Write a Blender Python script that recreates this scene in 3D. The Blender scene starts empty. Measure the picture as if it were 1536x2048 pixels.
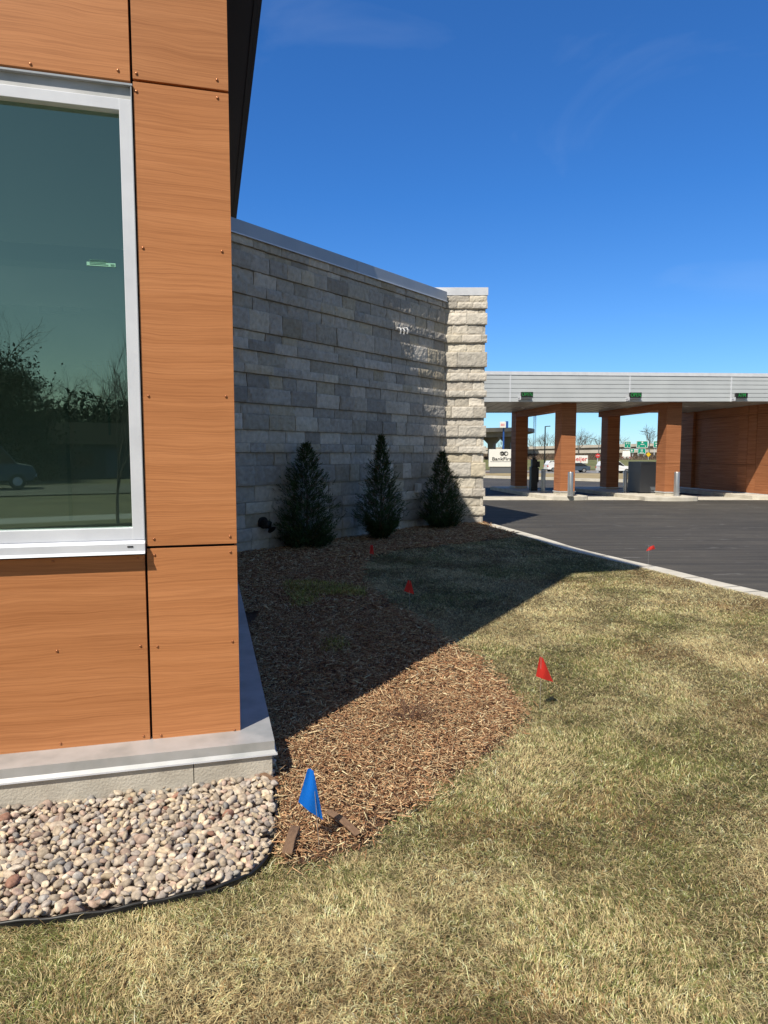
import bpy, bmesh, math, random
import numpy as np
from math import radians, sin, cos, tan, pi, sqrt, atan2
from mathutils import Vector, noise, Matrix
random.seed(7); rng = np.random.default_rng(7)
S = bpy.context.scene
COL = S.collection

# ---------------------------------------------------------------- camera, sky, sun, exposure
EYE = 1.55; F = 1350.0; PITCH = radians(4.91)
cd = bpy.data.cameras.new('camera'); cam = bpy.data.objects.new('camera', cd); COL.objects.link(cam)
cam.location = (0, 0, EYE); cam.rotation_euler = (radians(90) - PITCH, 0, 0)
cd.sensor_fit = 'VERTICAL'; cd.sensor_height = 24; cd.lens = F / 2048 * 24
cd.clip_start = 0.05; cd.clip_end = 4000
S.camera = cam
SUN_EL = radians(52); SUN_AZ = radians(30.0)      # light travels towards (sin AZ, cos AZ)
W = bpy.data.worlds.new('World'); S.world = W; W.use_nodes = True
nt = W.node_tree; nt.nodes.clear()
def wn(t): return nt.nodes.new(t)
sky = wn('ShaderNodeTexSky'); sky.sky_type = 'NISHITA'; sky.sun_disc = False
sky.sun_elevation = SUN_EL; sky.sun_rotation = radians(180) + SUN_AZ
sky.air_density = 1.0; sky.dust_density = 0.15; sky.ozone_density = 2.4; sky.altitude = 300
bg = wn('ShaderNodeBackground'); bg.inputs[1].default_value = 0.105
wo = wn('ShaderNodeOutputWorld')
tc = wn('ShaderNodeTexCoord'); mp = wn('ShaderNodeMapping'); mp.inputs['Scale'].default_value = (2.2, 1.0, 5.0)
mp.inputs['Rotation'].default_value = (0.2, 1.15, 0.3); mp.inputs['Location'].default_value = (.35, .2, .6)
n1 = wn('ShaderNodeTexNoise'); n1.inputs['Scale'].default_value = 1.3; n1.inputs['Detail'].default_value = 7; n1.inputs['Distortion'].default_value = .8
cr = wn('ShaderNodeValToRGB'); cr.color_ramp.elements[0].position = .57; cr.color_ramp.elements[1].position = .85
cr.color_ramp.elements[1].color = (.13, .13, .13, 1)
mx = wn('ShaderNodeMixRGB'); mx.inputs['Color2'].default_value = (6.5, 7.5, 9, 1)
gm = wn('ShaderNodeHueSaturation'); gm.inputs['Saturation'].default_value = 1.05
nt.links.new(tc.outputs['Generated'], mp.inputs[0]); nt.links.new(mp.outputs[0], n1.inputs[0])
nt.links.new(n1.outputs['Fac'], cr.inputs[0]); nt.links.new(cr.outputs[0], mx.inputs['Fac'])
# white balance of the air: bluer towards the horizon, as the phone records it
sx_ = wn('ShaderNodeSeparateXYZ'); el = wn('ShaderNodeValToRGB'); el.color_ramp.elements[0].color = (.62, .92, 1.28, 1); el.color_ramp.elements[1].position = .34; el.color_ramp.elements[1].color = (.36, .86, 1.42, 1)
tm_ = wn('ShaderNodeMixRGB'); tm_.blend_type = 'MULTIPLY'; tm_.inputs['Fac'].default_value = 1
nt.links.new(tc.outputs['Generated'], sx_.inputs[0]); nt.links.new(sx_.outputs['Z'], el.inputs[0])
nt.links.new(sky.outputs[0], gm.inputs['Color']); nt.links.new(gm.outputs[0], tm_.inputs['Color1']); nt.links.new(el.outputs[0], tm_.inputs['Color2']); 
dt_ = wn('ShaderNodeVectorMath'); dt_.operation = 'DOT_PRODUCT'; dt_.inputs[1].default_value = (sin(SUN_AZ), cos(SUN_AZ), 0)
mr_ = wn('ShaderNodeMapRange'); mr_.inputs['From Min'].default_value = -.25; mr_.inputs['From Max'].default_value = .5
ws_ = wn('ShaderNodeMixRGB'); ws_.blend_type = 'MULTIPLY'; ws_.inputs['Fac'].default_value = 1; ws_.inputs['Color2'].default_value = (.80, .73, .62, 1)  # sun-side sky, out of frame, warmed and dimmed to cut fill light
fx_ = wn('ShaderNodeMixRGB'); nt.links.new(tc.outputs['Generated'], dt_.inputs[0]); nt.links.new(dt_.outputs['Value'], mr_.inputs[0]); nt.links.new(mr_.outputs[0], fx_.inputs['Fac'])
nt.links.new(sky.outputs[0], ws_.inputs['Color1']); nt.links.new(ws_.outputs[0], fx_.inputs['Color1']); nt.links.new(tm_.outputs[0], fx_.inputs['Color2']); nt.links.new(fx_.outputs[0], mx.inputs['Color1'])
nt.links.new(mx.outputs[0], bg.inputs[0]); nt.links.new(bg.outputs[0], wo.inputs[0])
sl = bpy.data.lights.new('sun', 'SUN'); sl.energy = 5.0; sl.angle = radians(.53); sl.color = (1, .93, .80)
so = bpy.data.objects.new('sun', sl); COL.objects.link(so)
sd = Vector((sin(SUN_AZ) * cos(SUN_EL), cos(SUN_AZ) * cos(SUN_EL), -sin(SUN_EL)))
so.rotation_euler = sd.to_track_quat('-Z', 'Y').to_euler(); so.location = (-10, -15, 25)
S.view_settings.view_transform = 'Standard'; S.view_settings.look = 'None'
S.view_settings.exposure = 0.12; S.view_settings.gamma = 1
S.render.engine = 'CYCLES'
S.cycles.transparent_max_bounces = 16

# ---------------------------------------------------------------- measuring helpers
def ray(x, y):
    a = (x - 768) / F; b = -(y - 1024) / F
    return Vector((a, cos(PITCH) + b * sin(PITCH), -sin(PITCH) + b * cos(PITCH)))
def gp(x, y, z=0.0):
    r = ray(x, y); t = (z - EYE) / r.z
    return Vector((r.x * t, r.y * t, z))
def at(x, y, d):
    r = ray(x, y); t = d / r.y
    return Vector((r.x * t, d, EYE + r.z * t))
AY = radians(14.5); CU = Vector((cos(AY), sin(AY), 0)); CV = Vector((-sin(AY), cos(AY), 0))
def fp(x, y, v0):
    r = ray(x, y); t = v0 / r.dot(CV)
    return t * r.dot(CU), EYE + t * r.z
BROT = AY

# ---------------------------------------------------------------- materials
MATS = {}
def mat(name, color=(.5, .5, .5), rough=.6, metal=0.0, **k):
    if name in MATS: return MATS[name]
    m = bpy.data.materials.new(name); m.use_nodes = True
    b = m.node_tree.nodes['Principled BSDF']
    b.inputs['Base Color'].default_value = (*color, 1); b.inputs['Roughness'].default_value = rough
    b.inputs['Metallic'].default_value = metal
    if 'emit' in k:
        b.inputs['Emission Color'].default_value = (*k['emit'], 1); b.inputs['Emission Strength'].default_value = k.get('es', 1)
    if 'spec' in k: b.inputs['Specular IOR Level'].default_value = k['spec']
    if 'trans' in k: b.inputs['Transmission Weight'].default_value = k['trans']
    MATS[name] = m
    return m
def N(m, t, **k):
    n = m.node_tree.nodes.new(t)
    for a, v in k.items():
        if a in n.inputs: n.inputs[a].default_value = v
        else: setattr(n, a, v)
    return n
def Lk(m, a, b): m.node_tree.links.new(a, b)
def ramp(m, stops):
    n = N(m, 'ShaderNodeValToRGB'); e = n.color_ramp.elements
    e[0].position, e[0].color = stops[0][0], (*stops[0][1], 1)
    e[1].position, e[1].color = stops[-1][0], (*stops[-1][1], 1)
    for p, c in stops[1:-1]:
        x = e.new(p); x.color = (*c, 1)
    return n
def noisy(name, stops, scale=5, detail=6, rough=.8, metal=0, bump=0, bscale=None, coord='Object', stretch=(1, 1, 1), spec=.5, bdist=.01):
    if name in MATS: return MATS[name]
    m = mat(name, stops[0][1], rough, metal, spec=spec); b = m.node_tree.nodes['Principled BSDF']
    t = N(m, 'ShaderNodeTexCoord'); mp = N(m, 'ShaderNodeMapping'); mp.inputs['Scale'].default_value = stretch
    n = N(m, 'ShaderNodeTexNoise', Scale=scale, Detail=detail); r = ramp(m, stops)
    Lk(m, t.outputs[coord], mp.inputs[0]); Lk(m, mp.outputs[0], n.inputs[0]); Lk(m, n.outputs['Fac'], r.inputs[0]); Lk(m, r.outputs[0], b.inputs['Base Color'])
    if bump:
        n2 = N(m, 'ShaderNodeTexNoise', Scale=bscale or scale * 6, Detail=5); Lk(m, mp.outputs[0], n2.inputs[0])
        bp = N(m, 'ShaderNodeBump', Strength=bump, Distance=bdist); Lk(m, n2.outputs['Fac'], bp.inputs['Height']); Lk(m, bp.outputs[0], b.inputs['Normal'])
    return m
def colmat(name, rough=.8, var=.35, scale=30, bump=.3, bscale=60, bdist=.004, translucent=0, spec=.3):
    """base colour from the mesh's own 'Col' attribute (each blade, chip or stone has its own) times fine mottling"""
    if name in MATS: return MATS[name]
    m = mat(name, (.5, .5, .5), rough, spec=spec); b = m.node_tree.nodes['Principled BSDF']
    a = N(m, 'ShaderNodeVertexColor'); a.layer_name = 'Col'
    t = N(m, 'ShaderNodeTexCoord'); n = N(m, 'ShaderNodeTexNoise', Scale=scale, Detail=6); Lk(m, t.outputs['Object'], n.inputs[0])
    r = ramp(m, [(.3, (1 - var,) * 3), (.7, (1 + var * .6,) * 3)])
    x = N(m, 'ShaderNodeMixRGB', blend_type='MULTIPLY'); x.inputs['Fac'].default_value = 1
    Lk(m, n.outputs['Fac'], r.inputs[0]); Lk(m, a.outputs[0], x.inputs['Color1']); Lk(m, r.outputs[0], x.inputs['Color2']); Lk(m, x.outputs[0], b.inputs['Base Color'])
    if bump:
        n2 = N(m, 'ShaderNodeTexNoise', Scale=bscale, Detail=5); Lk(m, t.outputs['Object'], n2.inputs[0])
        bp = N(m, 'ShaderNodeBump', Strength=bump, Distance=bdist); Lk(m, n2.outputs['Fac'], bp.inputs['Height']); Lk(m, bp.outputs[0], b.inputs['Normal'])
    if translucent:
        tr = N(m, 'ShaderNodeBsdfTranslucent'); mxs = N(m, 'ShaderNodeMixShader', Fac=translucent)
        Lk(m, x.outputs[0], tr.inputs[0]); Lk(m, b.outputs[0], mxs.inputs[1]); Lk(m, tr.outputs[0], mxs.inputs[2])
        Lk(m, mxs.outputs[0], m.node_tree.nodes['Material Output'].inputs[0])
    return m
def wood_mat(name, base, dark, light, seed=0.0, rough=.42):
    if name in MATS: return MATS[name]
    m = mat(name, base, rough, spec=.22); b = m.node_tree.nodes['Principled BSDF']
    t = N(m, 'ShaderNodeTexCoord'); oi = N(m, 'ShaderNodeObjectInfo')
    mu = N(m, 'ShaderNodeMath', operation='MULTIPLY'); mu.inputs[1].default_value = 37.0; Lk(m, oi.outputs['Random'], mu.inputs[0])
    cx = N(m, 'ShaderNodeCombineXYZ'); Lk(m, mu.outputs[0], cx.inputs[0]); Lk(m, mu.outputs[0], cx.inputs[2])
    ad = N(m, 'ShaderNodeVectorMath', operation='ADD'); Lk(m, t.outputs['Object'], ad.inputs[0]); Lk(m, cx.outputs[0], ad.inputs[1])
    # slow warp so the grain swings into cathedrals
    mpw = N(m, 'ShaderNodeMapping'); mpw.inputs['Scale'].default_value = (1.1, 1.1, 2.6); Lk(m, ad.outputs[0], mpw.inputs[0])
    nw = N(m, 'ShaderNodeTexNoise', Scale=1.6, Detail=3); Lk(m, mpw.outputs[0], nw.inputs[0])
    cw = N(m, 'ShaderNodeCombineXYZ'); mw = N(m, 'ShaderNodeMath', operation='MULTIPLY'); mw.inputs[1].default_value = .075
    Lk(m, nw.outputs['Fac'], mw.inputs[0]); Lk(m, mw.outputs[0], cw.inputs[2])
    a2 = N(m, 'ShaderNodeVectorMath', operation='ADD'); Lk(m, ad.outputs[0], a2.inputs[0]); Lk(m, cw.outputs[0], a2.inputs[1])
    mp1 = N(m, 'ShaderNodeMapping'); mp1.inputs['Scale'].default_value = (.30, .30, 15); Lk(m, a2.outputs[0], mp1.inputs[0])
    g1 = N(m, 'ShaderNodeTexNoise', Scale=1.6, Detail=4, Roughness=.6); Lk(m, mp1.outputs[0], g1.inputs[0])
    mp2 = N(m, 'ShaderNodeMapping'); mp2.inputs['Scale'].default_value = (1.6, 1.6, 110); Lk(m, a2.outputs[0], mp2.inputs[0])
    g2 = N(m, 'ShaderNodeTexNoise', Scale=1.5, Detail=5, Roughness=.7); Lk(m, mp2.outputs[0], g2.inputs[0])
    mp3 = N(m, 'ShaderNodeMapping'); mp3.inputs['Scale'].default_value = (.05, .05, 1); Lk(m, a2.outputs[0], mp3.inputs[0])
    wv = N(m, 'ShaderNodeTexWave', Scale=13, Distortion=1.6, Detail=2); wv.bands_direction = 'Z'; wv.inputs['Detail Scale'].default_value = 1.2
    Lk(m, mp3.outputs[0], wv.inputs[0])
    r1 = ramp(m, [(.3, dark), (.5, base), (.72, light)]); Lk(m, g1.outputs['Fac'], r1.inputs[0])
    r2 = ramp(m, [(.34, (.74, .69, .64)), (.56, (1.04, 1.04, 1.03))]); Lk(m, g2.outputs['Fac'], r2.inputs[0])
    r3 = ramp(m, [(.0, (.86, .82, .80)), (.12, (1, 1, 1)), (1, (1.02, 1.02, 1.02))]); Lk(m, wv.outputs['Fac'], r3.inputs[0])
    x = N(m, 'ShaderNodeMixRGB', blend_type='MULTIPLY'); x.inputs['Fac'].default_value = .75
    y = N(m, 'ShaderNodeMixRGB', blend_type='MULTIPLY'); y.inputs['Fac'].default_value = .55
    Lk(m, r1.outputs[0], x.inputs['Color1']); Lk(m, r2.outputs[0], x.inputs['Color2'])
    Lk(m, x.outputs[0], y.inputs['Color1']); Lk(m, r3.outputs[0], y.inputs['Color2'])
    mr = N(m, 'ShaderNodeMapRange'); mr.inputs['To Min'].default_value = .92; mr.inputs['To Max'].default_value = 1.07; Lk(m, oi.outputs['Random'], mr.inputs[0])
    hv = N(m, 'ShaderNodeHueSaturation'); hv.inputs['Saturation'].default_value = .96; Lk(m, mr.outputs[0], hv.inputs['Value']); Lk(m, y.outputs[0], hv.inputs['Color']); Lk(m, hv.outputs[0], b.inputs['Base Color'])
    nr = N(m, 'ShaderNodeTexNoise', Scale=2.2, Detail=6); Lk(m, t.outputs['Object'], nr.inputs[0]); rr_ = N(m, 'ShaderNodeMapRange'); rr_.inputs['To Min'].default_value = rough - .1; rr_.inputs['To Max'].default_value = rough + .2; Lk(m, nr.outputs['Fac'], rr_.inputs[0]); Lk(m, rr_.outputs[0], b.inputs['Roughness'])
    return m
M_wood = wood_mat('laminate_wood', (.50, .198, .068), (.445, .170, .056), (.555, .228, .083))
M_wood2 = wood_mat('canopy_wood', (.40, .15, .055), (.28, .095, .032), (.5, .2, .085), rough=.55)
M_alu = noisy('aluminium', [(.35, (.60, .62, .65)), (.65, (.70, .72, .75))], scale=3, rough=.45, metal=.25)
M_white_alu = noisy('clear_anodised', [(.35, (.66, .68, .74)), (.65, (.74, .76, .82))], scale=6, rough=.4, metal=.1)
M_flash = noisy('flashing', [(.3, (.40, .41, .41)), (.5, (.5, .5, .5)), (.7, (.56, .56, .57))], scale=7, detail=8, rough=.5, metal=.35)
M_cop = noisy('coping_metal', [(.35, (.34, .37, .41)), (.65, (.39, .42, .46))], scale=2, rough=.45, metal=.2)
M_dark = mat('dark_soffit', (.012, .014, .02), .55)
M_black = mat('black_plastic', (.012, .012, .013), .45)
M_gap = mat('gap_black', (.006, .006, .006), .9)
M_conc = noisy('foundation_concrete', [(.3, (.41, .37, .31)), (.55, (.52, .48, .41)), (.75, (.58, .54, .47))], scale=6, detail=9, rough=.9, bump=.4, bscale=90)
M_walk = noisy('pale_concrete', [(.3, (.50, .46, .38)), (.6, (.64, .60, .52)), (.8, (.70, .66, .58))], scale=2.5, detail=9, rough=.9, bump=.3, bscale=60)
M_copper = mat('copper_screw', (.42, .17, .075), .3, .6)
M_steel = noisy('stainless', [(.4, (.55, .55, .55)), (.6, (.66, .65, .64))], scale=2, rough=.38, metal=.85)
M_dgrey = mat('dark_grey_paint', (.13, .14, .16), .5)
M_plaster = mat('interior_plaster', (.78, .79, .76), .9)
M_ceil = mat('interior_ceiling', (.7, .72, .7), .9)
M_floor = mat('interior_floor', (.42, .40, .37), .8)
M_white = mat('white_paint', (.8, .8, .8), .5)
M_signw = mat('sign_white', (.82, .82, .80), .5)
M_ink = mat('sign_black', (.02, .02, .02), .5)
M_red = mat('sign_red', (.62, .03, .03), .5)
M_blue = mat('sign_blue', (.02, .09, .35), .5)
M_green = mat('sign_green', (.0, .30, .20), .5)
M_yel = mat('sign_yellow', (.8, .5, .02), .5)
M_led = mat('led_green', (.0, .3, .05), .5, emit=(.02, .8, .12), es=.8)
M_bark = noisy('bare_bark', [(.3, (.07, .055, .045)), (.7, (.16, .13, .10))], scale=12, rough=.95)
M_tyre = mat('tyre', (.02, .02, .02), .8)
M_cglass = mat('car_glass', (.02, .025, .03), .1)
M_bridge = noisy('bridge_concrete', [(.3, (.42, .38, .33)), (.7, (.58, .54, .48))], scale=.3, rough=.9)
M_bridge2 = noisy('flyover_concrete', [(.3, (.20, .18, .16)), (.7, (.28, .26, .23))], scale=.3, rough=.9)

# asphalt with tyre scuffs and faint paver streaks
M_asph = mat('asphalt', (.05, .05, .05), .85, spec=.35)
def asphalt():
    m = M_asph; b = m.node_tree.nodes['Principled BSDF']
    t = N(m, 'ShaderNodeTexCoord')
    n = N(m, 'ShaderNodeTexNoise', Scale=.35, Detail=8, Roughness=.6); Lk(m, t.outputs['Object'], n.inputs[0])
    r = ramp(m, [(.3, (.055, .051, .046)), (.55, (.074, .068, .060)), (.75, (.098, .090, .078))]); Lk(m, n.outputs['Fac'], r.inputs[0])
    mp = N(m, 'ShaderNodeMapping'); mp.inputs['Scale'].default_value = (.12, 2.6, 1); mp.inputs['Rotation'].default_value = (0, 0, .12); Lk(m, t.outputs['Object'], mp.inputs[0])
    s = N(m, 'ShaderNodeTexNoise', Scale=2.4, Detail=5, Roughness=.62); Lk(m, mp.outputs[0], s.inputs[0])
    rs = ramp(m, [(.35, (.68, .69, .70)), (.62, (1.22, 1.19, 1.14))]); Lk(m, s.outputs['Fac'], rs.inputs[0])
    x = N(m, 'ShaderNodeMixRGB', blend_type='MULTIPLY'); x.inputs['Fac'].default_value = 1; Lk(m, r.outputs[0], x.inputs[1]); Lk(m, rs.outputs[0], x.inputs[2])
    mp2 = N(m, 'ShaderNodeMapping'); mp2.inputs['Scale'].default_value = (.9, 7, 1); mp2.inputs['Rotation'].default_value = (0, 0, -.1); Lk(m, t.outputs['Object'], mp2.inputs[0])
    q = N(m, 'ShaderNodeTexNoise', Scale=1.5, Detail=4, Roughness=.7); Lk(m, mp2.outputs[0], q.inputs[0])
    rq = ramp(m, [(.635, (0, 0, 0)), (.70, (.6, .6, .6))]); Lk(m, q.outputs['Fac'], rq.inputs[0])
    y = N(m, 'ShaderNodeMixRGB'); y.inputs['Color2'].default_value = (.34, .33, .31, 1); Lk(m, rq.outputs[0], y.inputs[0]); Lk(m, x.outputs[0], y.inputs[1])
    f = N(m, 'ShaderNodeTexNoise', Scale=150, Detail=2); Lk(m, t.outputs['Object'], f.inputs[0])
    rf = ramp(m, [(.35, (.6, .6, .6)), (.7, (1.5, 1.5, 1.5))]); Lk(m, f.outputs['Fac'], rf.inputs[0])
    z = N(m, 'ShaderNodeMixRGB', blend_type='MULTIPLY'); z.inputs['Fac'].default_value = 1; Lk(m, y.outputs[0], z.inputs[1]); Lk(m, rf.outputs[0], z.inputs[2])
    Lk(m, z.outputs[0], b.inputs['Base Color'])
    bp = N(m, 'ShaderNodeBump', Strength=.5, Distance=.004); Lk(m, f.outputs['Fac'], bp.inputs['Height']); Lk(m, bp.outputs[0], b.inputs['Normal'])
asphalt()
# window glass
M_glass = bpy.data.materials.new('window_glass'); M_glass.use_nodes = True
def glassm():
    m = M_glass; nn = m.node_tree; nn.nodes.remove(nn.nodes['Principled BSDF'])
    g = N(m, 'ShaderNodeBsdfGlossy', Roughness=0.0); g.inputs['Color'].default_value = (.72, 1.0, .80, 1)
    t = N(m, 'ShaderNodeBsdfTransparent'); t.inputs['Color'].default_value = (.66, .92, .80, 1)
    fr = N(m, 'ShaderNodeFresnel', IOR=1.9); ma = N(m, 'ShaderNodeMath', operation='ADD'); ma.inputs[1].default_value = .22
    x = N(m, 'ShaderNodeMixShader'); Lk(m, fr.outputs[0], ma.inputs[0]); Lk(m, ma.outputs[0], x.inputs[0])
    Lk(m, t.outputs[0], x.inputs[1]); Lk(m, g.outputs[0], x.inputs[2]); Lk(m, x.outputs[0], nn.nodes['Material Output'].inputs[0])
glassm()

# ---------------------------------------------------------------- mesh helpers
class MB:
    def __init__(s): s.v = []; s.f = []; s.c = []; s.mi = []
    def add(s, vs, fs, col=None, mi=0):
        b = len(s.v); s.v += [tuple(v) for v in vs]; s.f += [tuple(i + b for i in f) for f in fs]
        s.c += [col or (1, 1, 1)] * len(vs); s.mi += [mi] * len(fs)
    def box(s, a, b, M=None, col=None, mi=0):
        x0, y0, z0 = a; x1, y1, z1 = b
        vs = [Vector(p) for p in ((x0, y0, z0), (x1, y0, z0), (x1, y1, z0), (x0, y1, z0), (x0, y0, z1), (x1, y0, z1), (x1, y1, z1), (x0, y1, z1))]
        if M is not None: vs = [M @ v for v in vs]
        s.add(vs, [(0, 3, 2, 1), (4, 5, 6, 7), (0, 1, 5, 4), (1, 2, 6, 5), (2, 3, 7, 6), (3, 0, 4, 7)], col, mi)
    def tube(s, pts, r, n=10, cap=True, col=None, mi=0):
        pts = [Vector(p) for p in pts]; rs = r if isinstance(r, (list, tuple)) else [r] * len(pts)
        vs = []; fs = []
        for i, p in enumerate(pts):
            d = (pts[min(i + 1, len(pts) - 1)] - pts[max(i - 1, 0)]).normalized()
            a = d.orthogonal().normalized() if abs(d.z) < .95 else Vector((1, 0, 0)).cross(d).normalized(); b = d.cross(a)
            for k in range(n):
                t = 2 * pi * k / n; vs.append(p + (a * cos(t) + b * sin(t)) * rs[i])
        for i in range(len(pts) - 1):
            for k in range(n):
                fs.append((i * n + k, i * n + (k + 1) % n, (i + 1) * n + (k + 1) % n, (i + 1) * n + k))
        if cap: fs.append(tuple(range(n - 1, -1, -1))); fs.append(tuple((len(pts) - 1) * n + k for k in range(n)))
        s.add(vs, fs, col, mi)
    def prism(s, poly, z0, z1, M=None, col=None, mi=0):
        n = len(poly); vs = [Vector((p[0], p[1], z0)) for p in poly] + [Vector((p[0], p[1], z1)) for p in poly]
        if M is not None: vs = [M @ v for v in vs]
        s.add(vs, [tuple(range(n - 1, -1, -1)), tuple(range(n, 2 * n))] + [(i, (i + 1) % n, n + (i + 1) % n, n + i) for i in range(n)], col, mi)
    def build(s, name, m, parent=None, smooth=False, bevel=0, loc=None, rot=0, colors=False):
        me = bpy.data.meshes.new(name); me.from_pydata(s.v, [], s.f)
        for x in (m if isinstance(m, (list, tuple)) else [m]): me.materials.append(x)
        if isinstance(m, (list, tuple)): me.polygons.foreach_set('material_index', s.mi)
        if colors:
            a = me.color_attributes.new('Col', 'FLOAT_COLOR', 'POINT'); arr = np.ones((len(s.v), 4), np.float32); arr[:, :3] = s.c; a.data.foreach_set('color', arr.ravel())
        if smooth: me.polygons.foreach_set('use_smooth', [True] * len(me.polygons))
        me.update(); me.validate()
        o = bpy.data.objects.new(name, me); COL.objects.link(o)
        if parent: o.parent = parent
        if loc is not None: o.location = loc
        o.rotation_euler = (0, 0, rot)
        if bevel:
            b = o.modifiers.new('bevel', 'BEVEL'); b.width = bevel; b.segments = 2; b.limit_method = 'ANGLE'; b.angle_limit = radians(40)
        return o
def tag(o, label, cat, group=None, kind=None):
    o['label'] = label; o['category'] = cat
    if group: o['group'] = group
    if kind: o['kind'] = kind
    return o
def empty(name, loc, rot=0, label=None, cat=None, group=None):
    o = bpy.data.objects.new(name, None); COL.objects.link(o); o.location = loc; o.rotation_euler = (0, 0, rot); o.empty_display_size = .1
    if label: tag(o, label, cat, group)
    return o
def kids(o): return [c for c in bpy.data.objects if c.parent == o]
def copy_tree(o, parent=None):
    ch = kids(o); c = o.copy(); COL.objects.link(c); c.parent = parent
    for k in ch: copy_tree(k, c)
    return c
def bulk(name, V, Fc, C, m, smooth=False):
    """V (n,3), Fc (k,m) equal-size faces, C (n,3)"""
    me = bpy.data.meshes.new(name); k, q = Fc.shape
    me.vertices.add(len(V)); me.vertices.foreach_set('co', V.astype(np.float32).ravel())
    me.loops.add(k * q); me.loops.foreach_set('vertex_index', Fc.astype(np.int32).ravel())
    me.polygons.add(k); me.polygons.foreach_set('loop_start', np.arange(0, k * q, q, dtype=np.int32))
    me.polygons.foreach_set('loop_total', np.full(k, q, np.int32))
    if smooth: me.polygons.foreach_set('use_smooth', np.ones(k, bool))
    a = me.color_attributes.new('Col', 'FLOAT_COLOR', 'POINT'); arr = np.ones((len(V), 4), np.float32); arr[:, :3] = C; a.data.foreach_set('color', arr.ravel())
    me.materials.append(m); me.update(calc_edges=True); me.validate()
    o = bpy.data.objects.new(name, me); COL.objects.link(o); return o
def inpoly(P, poly):
    x, y = P[:, 0], P[:, 1]; r = np.zeros(len(P), bool); n = len(poly)
    for i in range(n):
        x0, y0 = poly[i][0], poly[i][1]; x1, y1 = poly[(i + 1) % n][0], poly[(i + 1) % n][1]
        c = ((y0 > y) != (y1 > y)); 
        with np.errstate(divide='ignore', invalid='ignore'):
            r ^= c & (x < (x1 - x0) * (y - y0) / (y1 - y0 + 1e-12) + x0)
    return r
def smoothline(pts, n=6):
    pts = [Vector(p[:2]).to_3d() for p in pts]; out = []
    for i in range(len(pts) - 1):
        p0 = pts[max(i - 1, 0)]; p1 = pts[i]; p2 = pts[i + 1]; p3 = pts[min(i + 2, len(pts) - 1)]
        for k in range(n):
            t = k / n
            out.append(.5 * ((2 * p1) + (p2 - p0) * t + (2 * p0 - 5 * p1 + 4 * p2 - p3) * t * t + (3 * p1 - p0 - 3 * p2 + p3) * t ** 3))
    out.append(pts[-1]); return out
def vnoise(P, scale, seed=0):
    """cheap vectorised value noise for scattering colours, 2-D"""
    q = P * scale + seed * 17.3; i = np.floor(q).astype(np.int64); f = q - i; f = f * f * (3 - 2 * f)
    def h(a, b):
        n = (a * 374761393 + b * 668265263 + seed * 974711) & 0xffffffff; n = ((n ^ (n >> 13)) * 1274126177) & 0xffffffff
        return ((n ^ (n >> 16)) & 0xffff) / 65535.
    a = h(i[:, 0], i[:, 1]); b = h(i[:, 0] + 1, i[:, 1]); c = h(i[:, 0], i[:, 1] + 1); d = h(i[:, 0] + 1, i[:, 1] + 1)
    return (a * (1 - f[:, 0]) + b * f[:, 0]) * (1 - f[:, 1]) + (c * (1 - f[:, 0]) + d * f[:, 0]) * f[:, 1]

# ---------------------------------------------------------------- ground plan
ASPH = -.12
V0 = 3.25; U1 = .12                      # wood facade plane and its right edge in the building's own u, v
def bw(u, v, z=0): return Vector((0, 0, 0)) + CU * u + CV * v + Vector((0, 0, z))
curb_in = [gp(*p) for p in ((985, 1054), (1060, 1076), (1121, 1096), (1205, 1117), (1294, 1138), (1384, 1161), (1460, 1179), (1536, 1197))]
d0 = (curb_in[-1] - curb_in[-3]).normalized(); curb_in.append(curb_in[-1] + d0 * 4); curb_in.append(curb_in[-1] + d0 * 8)
curb_in = [curb_in[0] + (curb_in[0] - curb_in[1]).normalized() * .6] + curb_in
curb_in = smoothline(curb_in, 5)
def offset(line, d):
    out = []
    for i, p in enumerate(line):
        t = (line[min(i + 1, len(line) - 1)] - line[max(i - 1, 0)]).normalized(); out.append(p + Vector((-t.y, t.x, 0)) * d)
    return out
bed = [gp(*p) for p in ((548, 1545), (551, 1640), (552, 1715), (600, 1727), (660, 1712), (720, 1690), (780, 1640), (850, 1600), (905, 1560), (960, 1520), (1010, 1475), (1042, 1430), (1025, 1385), (950, 1320), (900, 1290), (850, 1250), (800, 1220), (740, 1180), (722, 1145), (740, 1118), (790, 1102), (850, 1096), (900, 1090), (960, 1083), (1030, 1072), (985, 1056))]
bedline = smoothline(bed[1:], 4)
WJ = Vector((1.30, 14.93, 0)); WD = Vector((sin(radians(38)), cos(radians(38)), 0)); WN = Vector((WD.y, -WD.x, 0)); WLEN = 6.45
bedpoly = [bw(.27, 3.05)] + bedline + [Vector((2.3, 15.0, 0)), WJ.copy(), WJ - WD * WLEN, bw(.1, 10)]
edge = [gp(*p) for p in ((547, 1520), (551, 1590), (553, 1650), (547, 1695), (520, 1742), (450, 1780), (380, 1798), (300, 1815), (200, 1835), (100, 1848), (0, 1858), (-150, 1868))]
edge = edge + [edge[-1] + (edge[-1] - edge[-3]).normalized() * 1.0, edge[-1] + (edge[-1] - edge[-3]).normalized() * 3]
edge = smoothline(edge, 6)
pebpoly = [bw(.1, 3.2)] + edge + [bw(-4, 3.2)]

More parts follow.
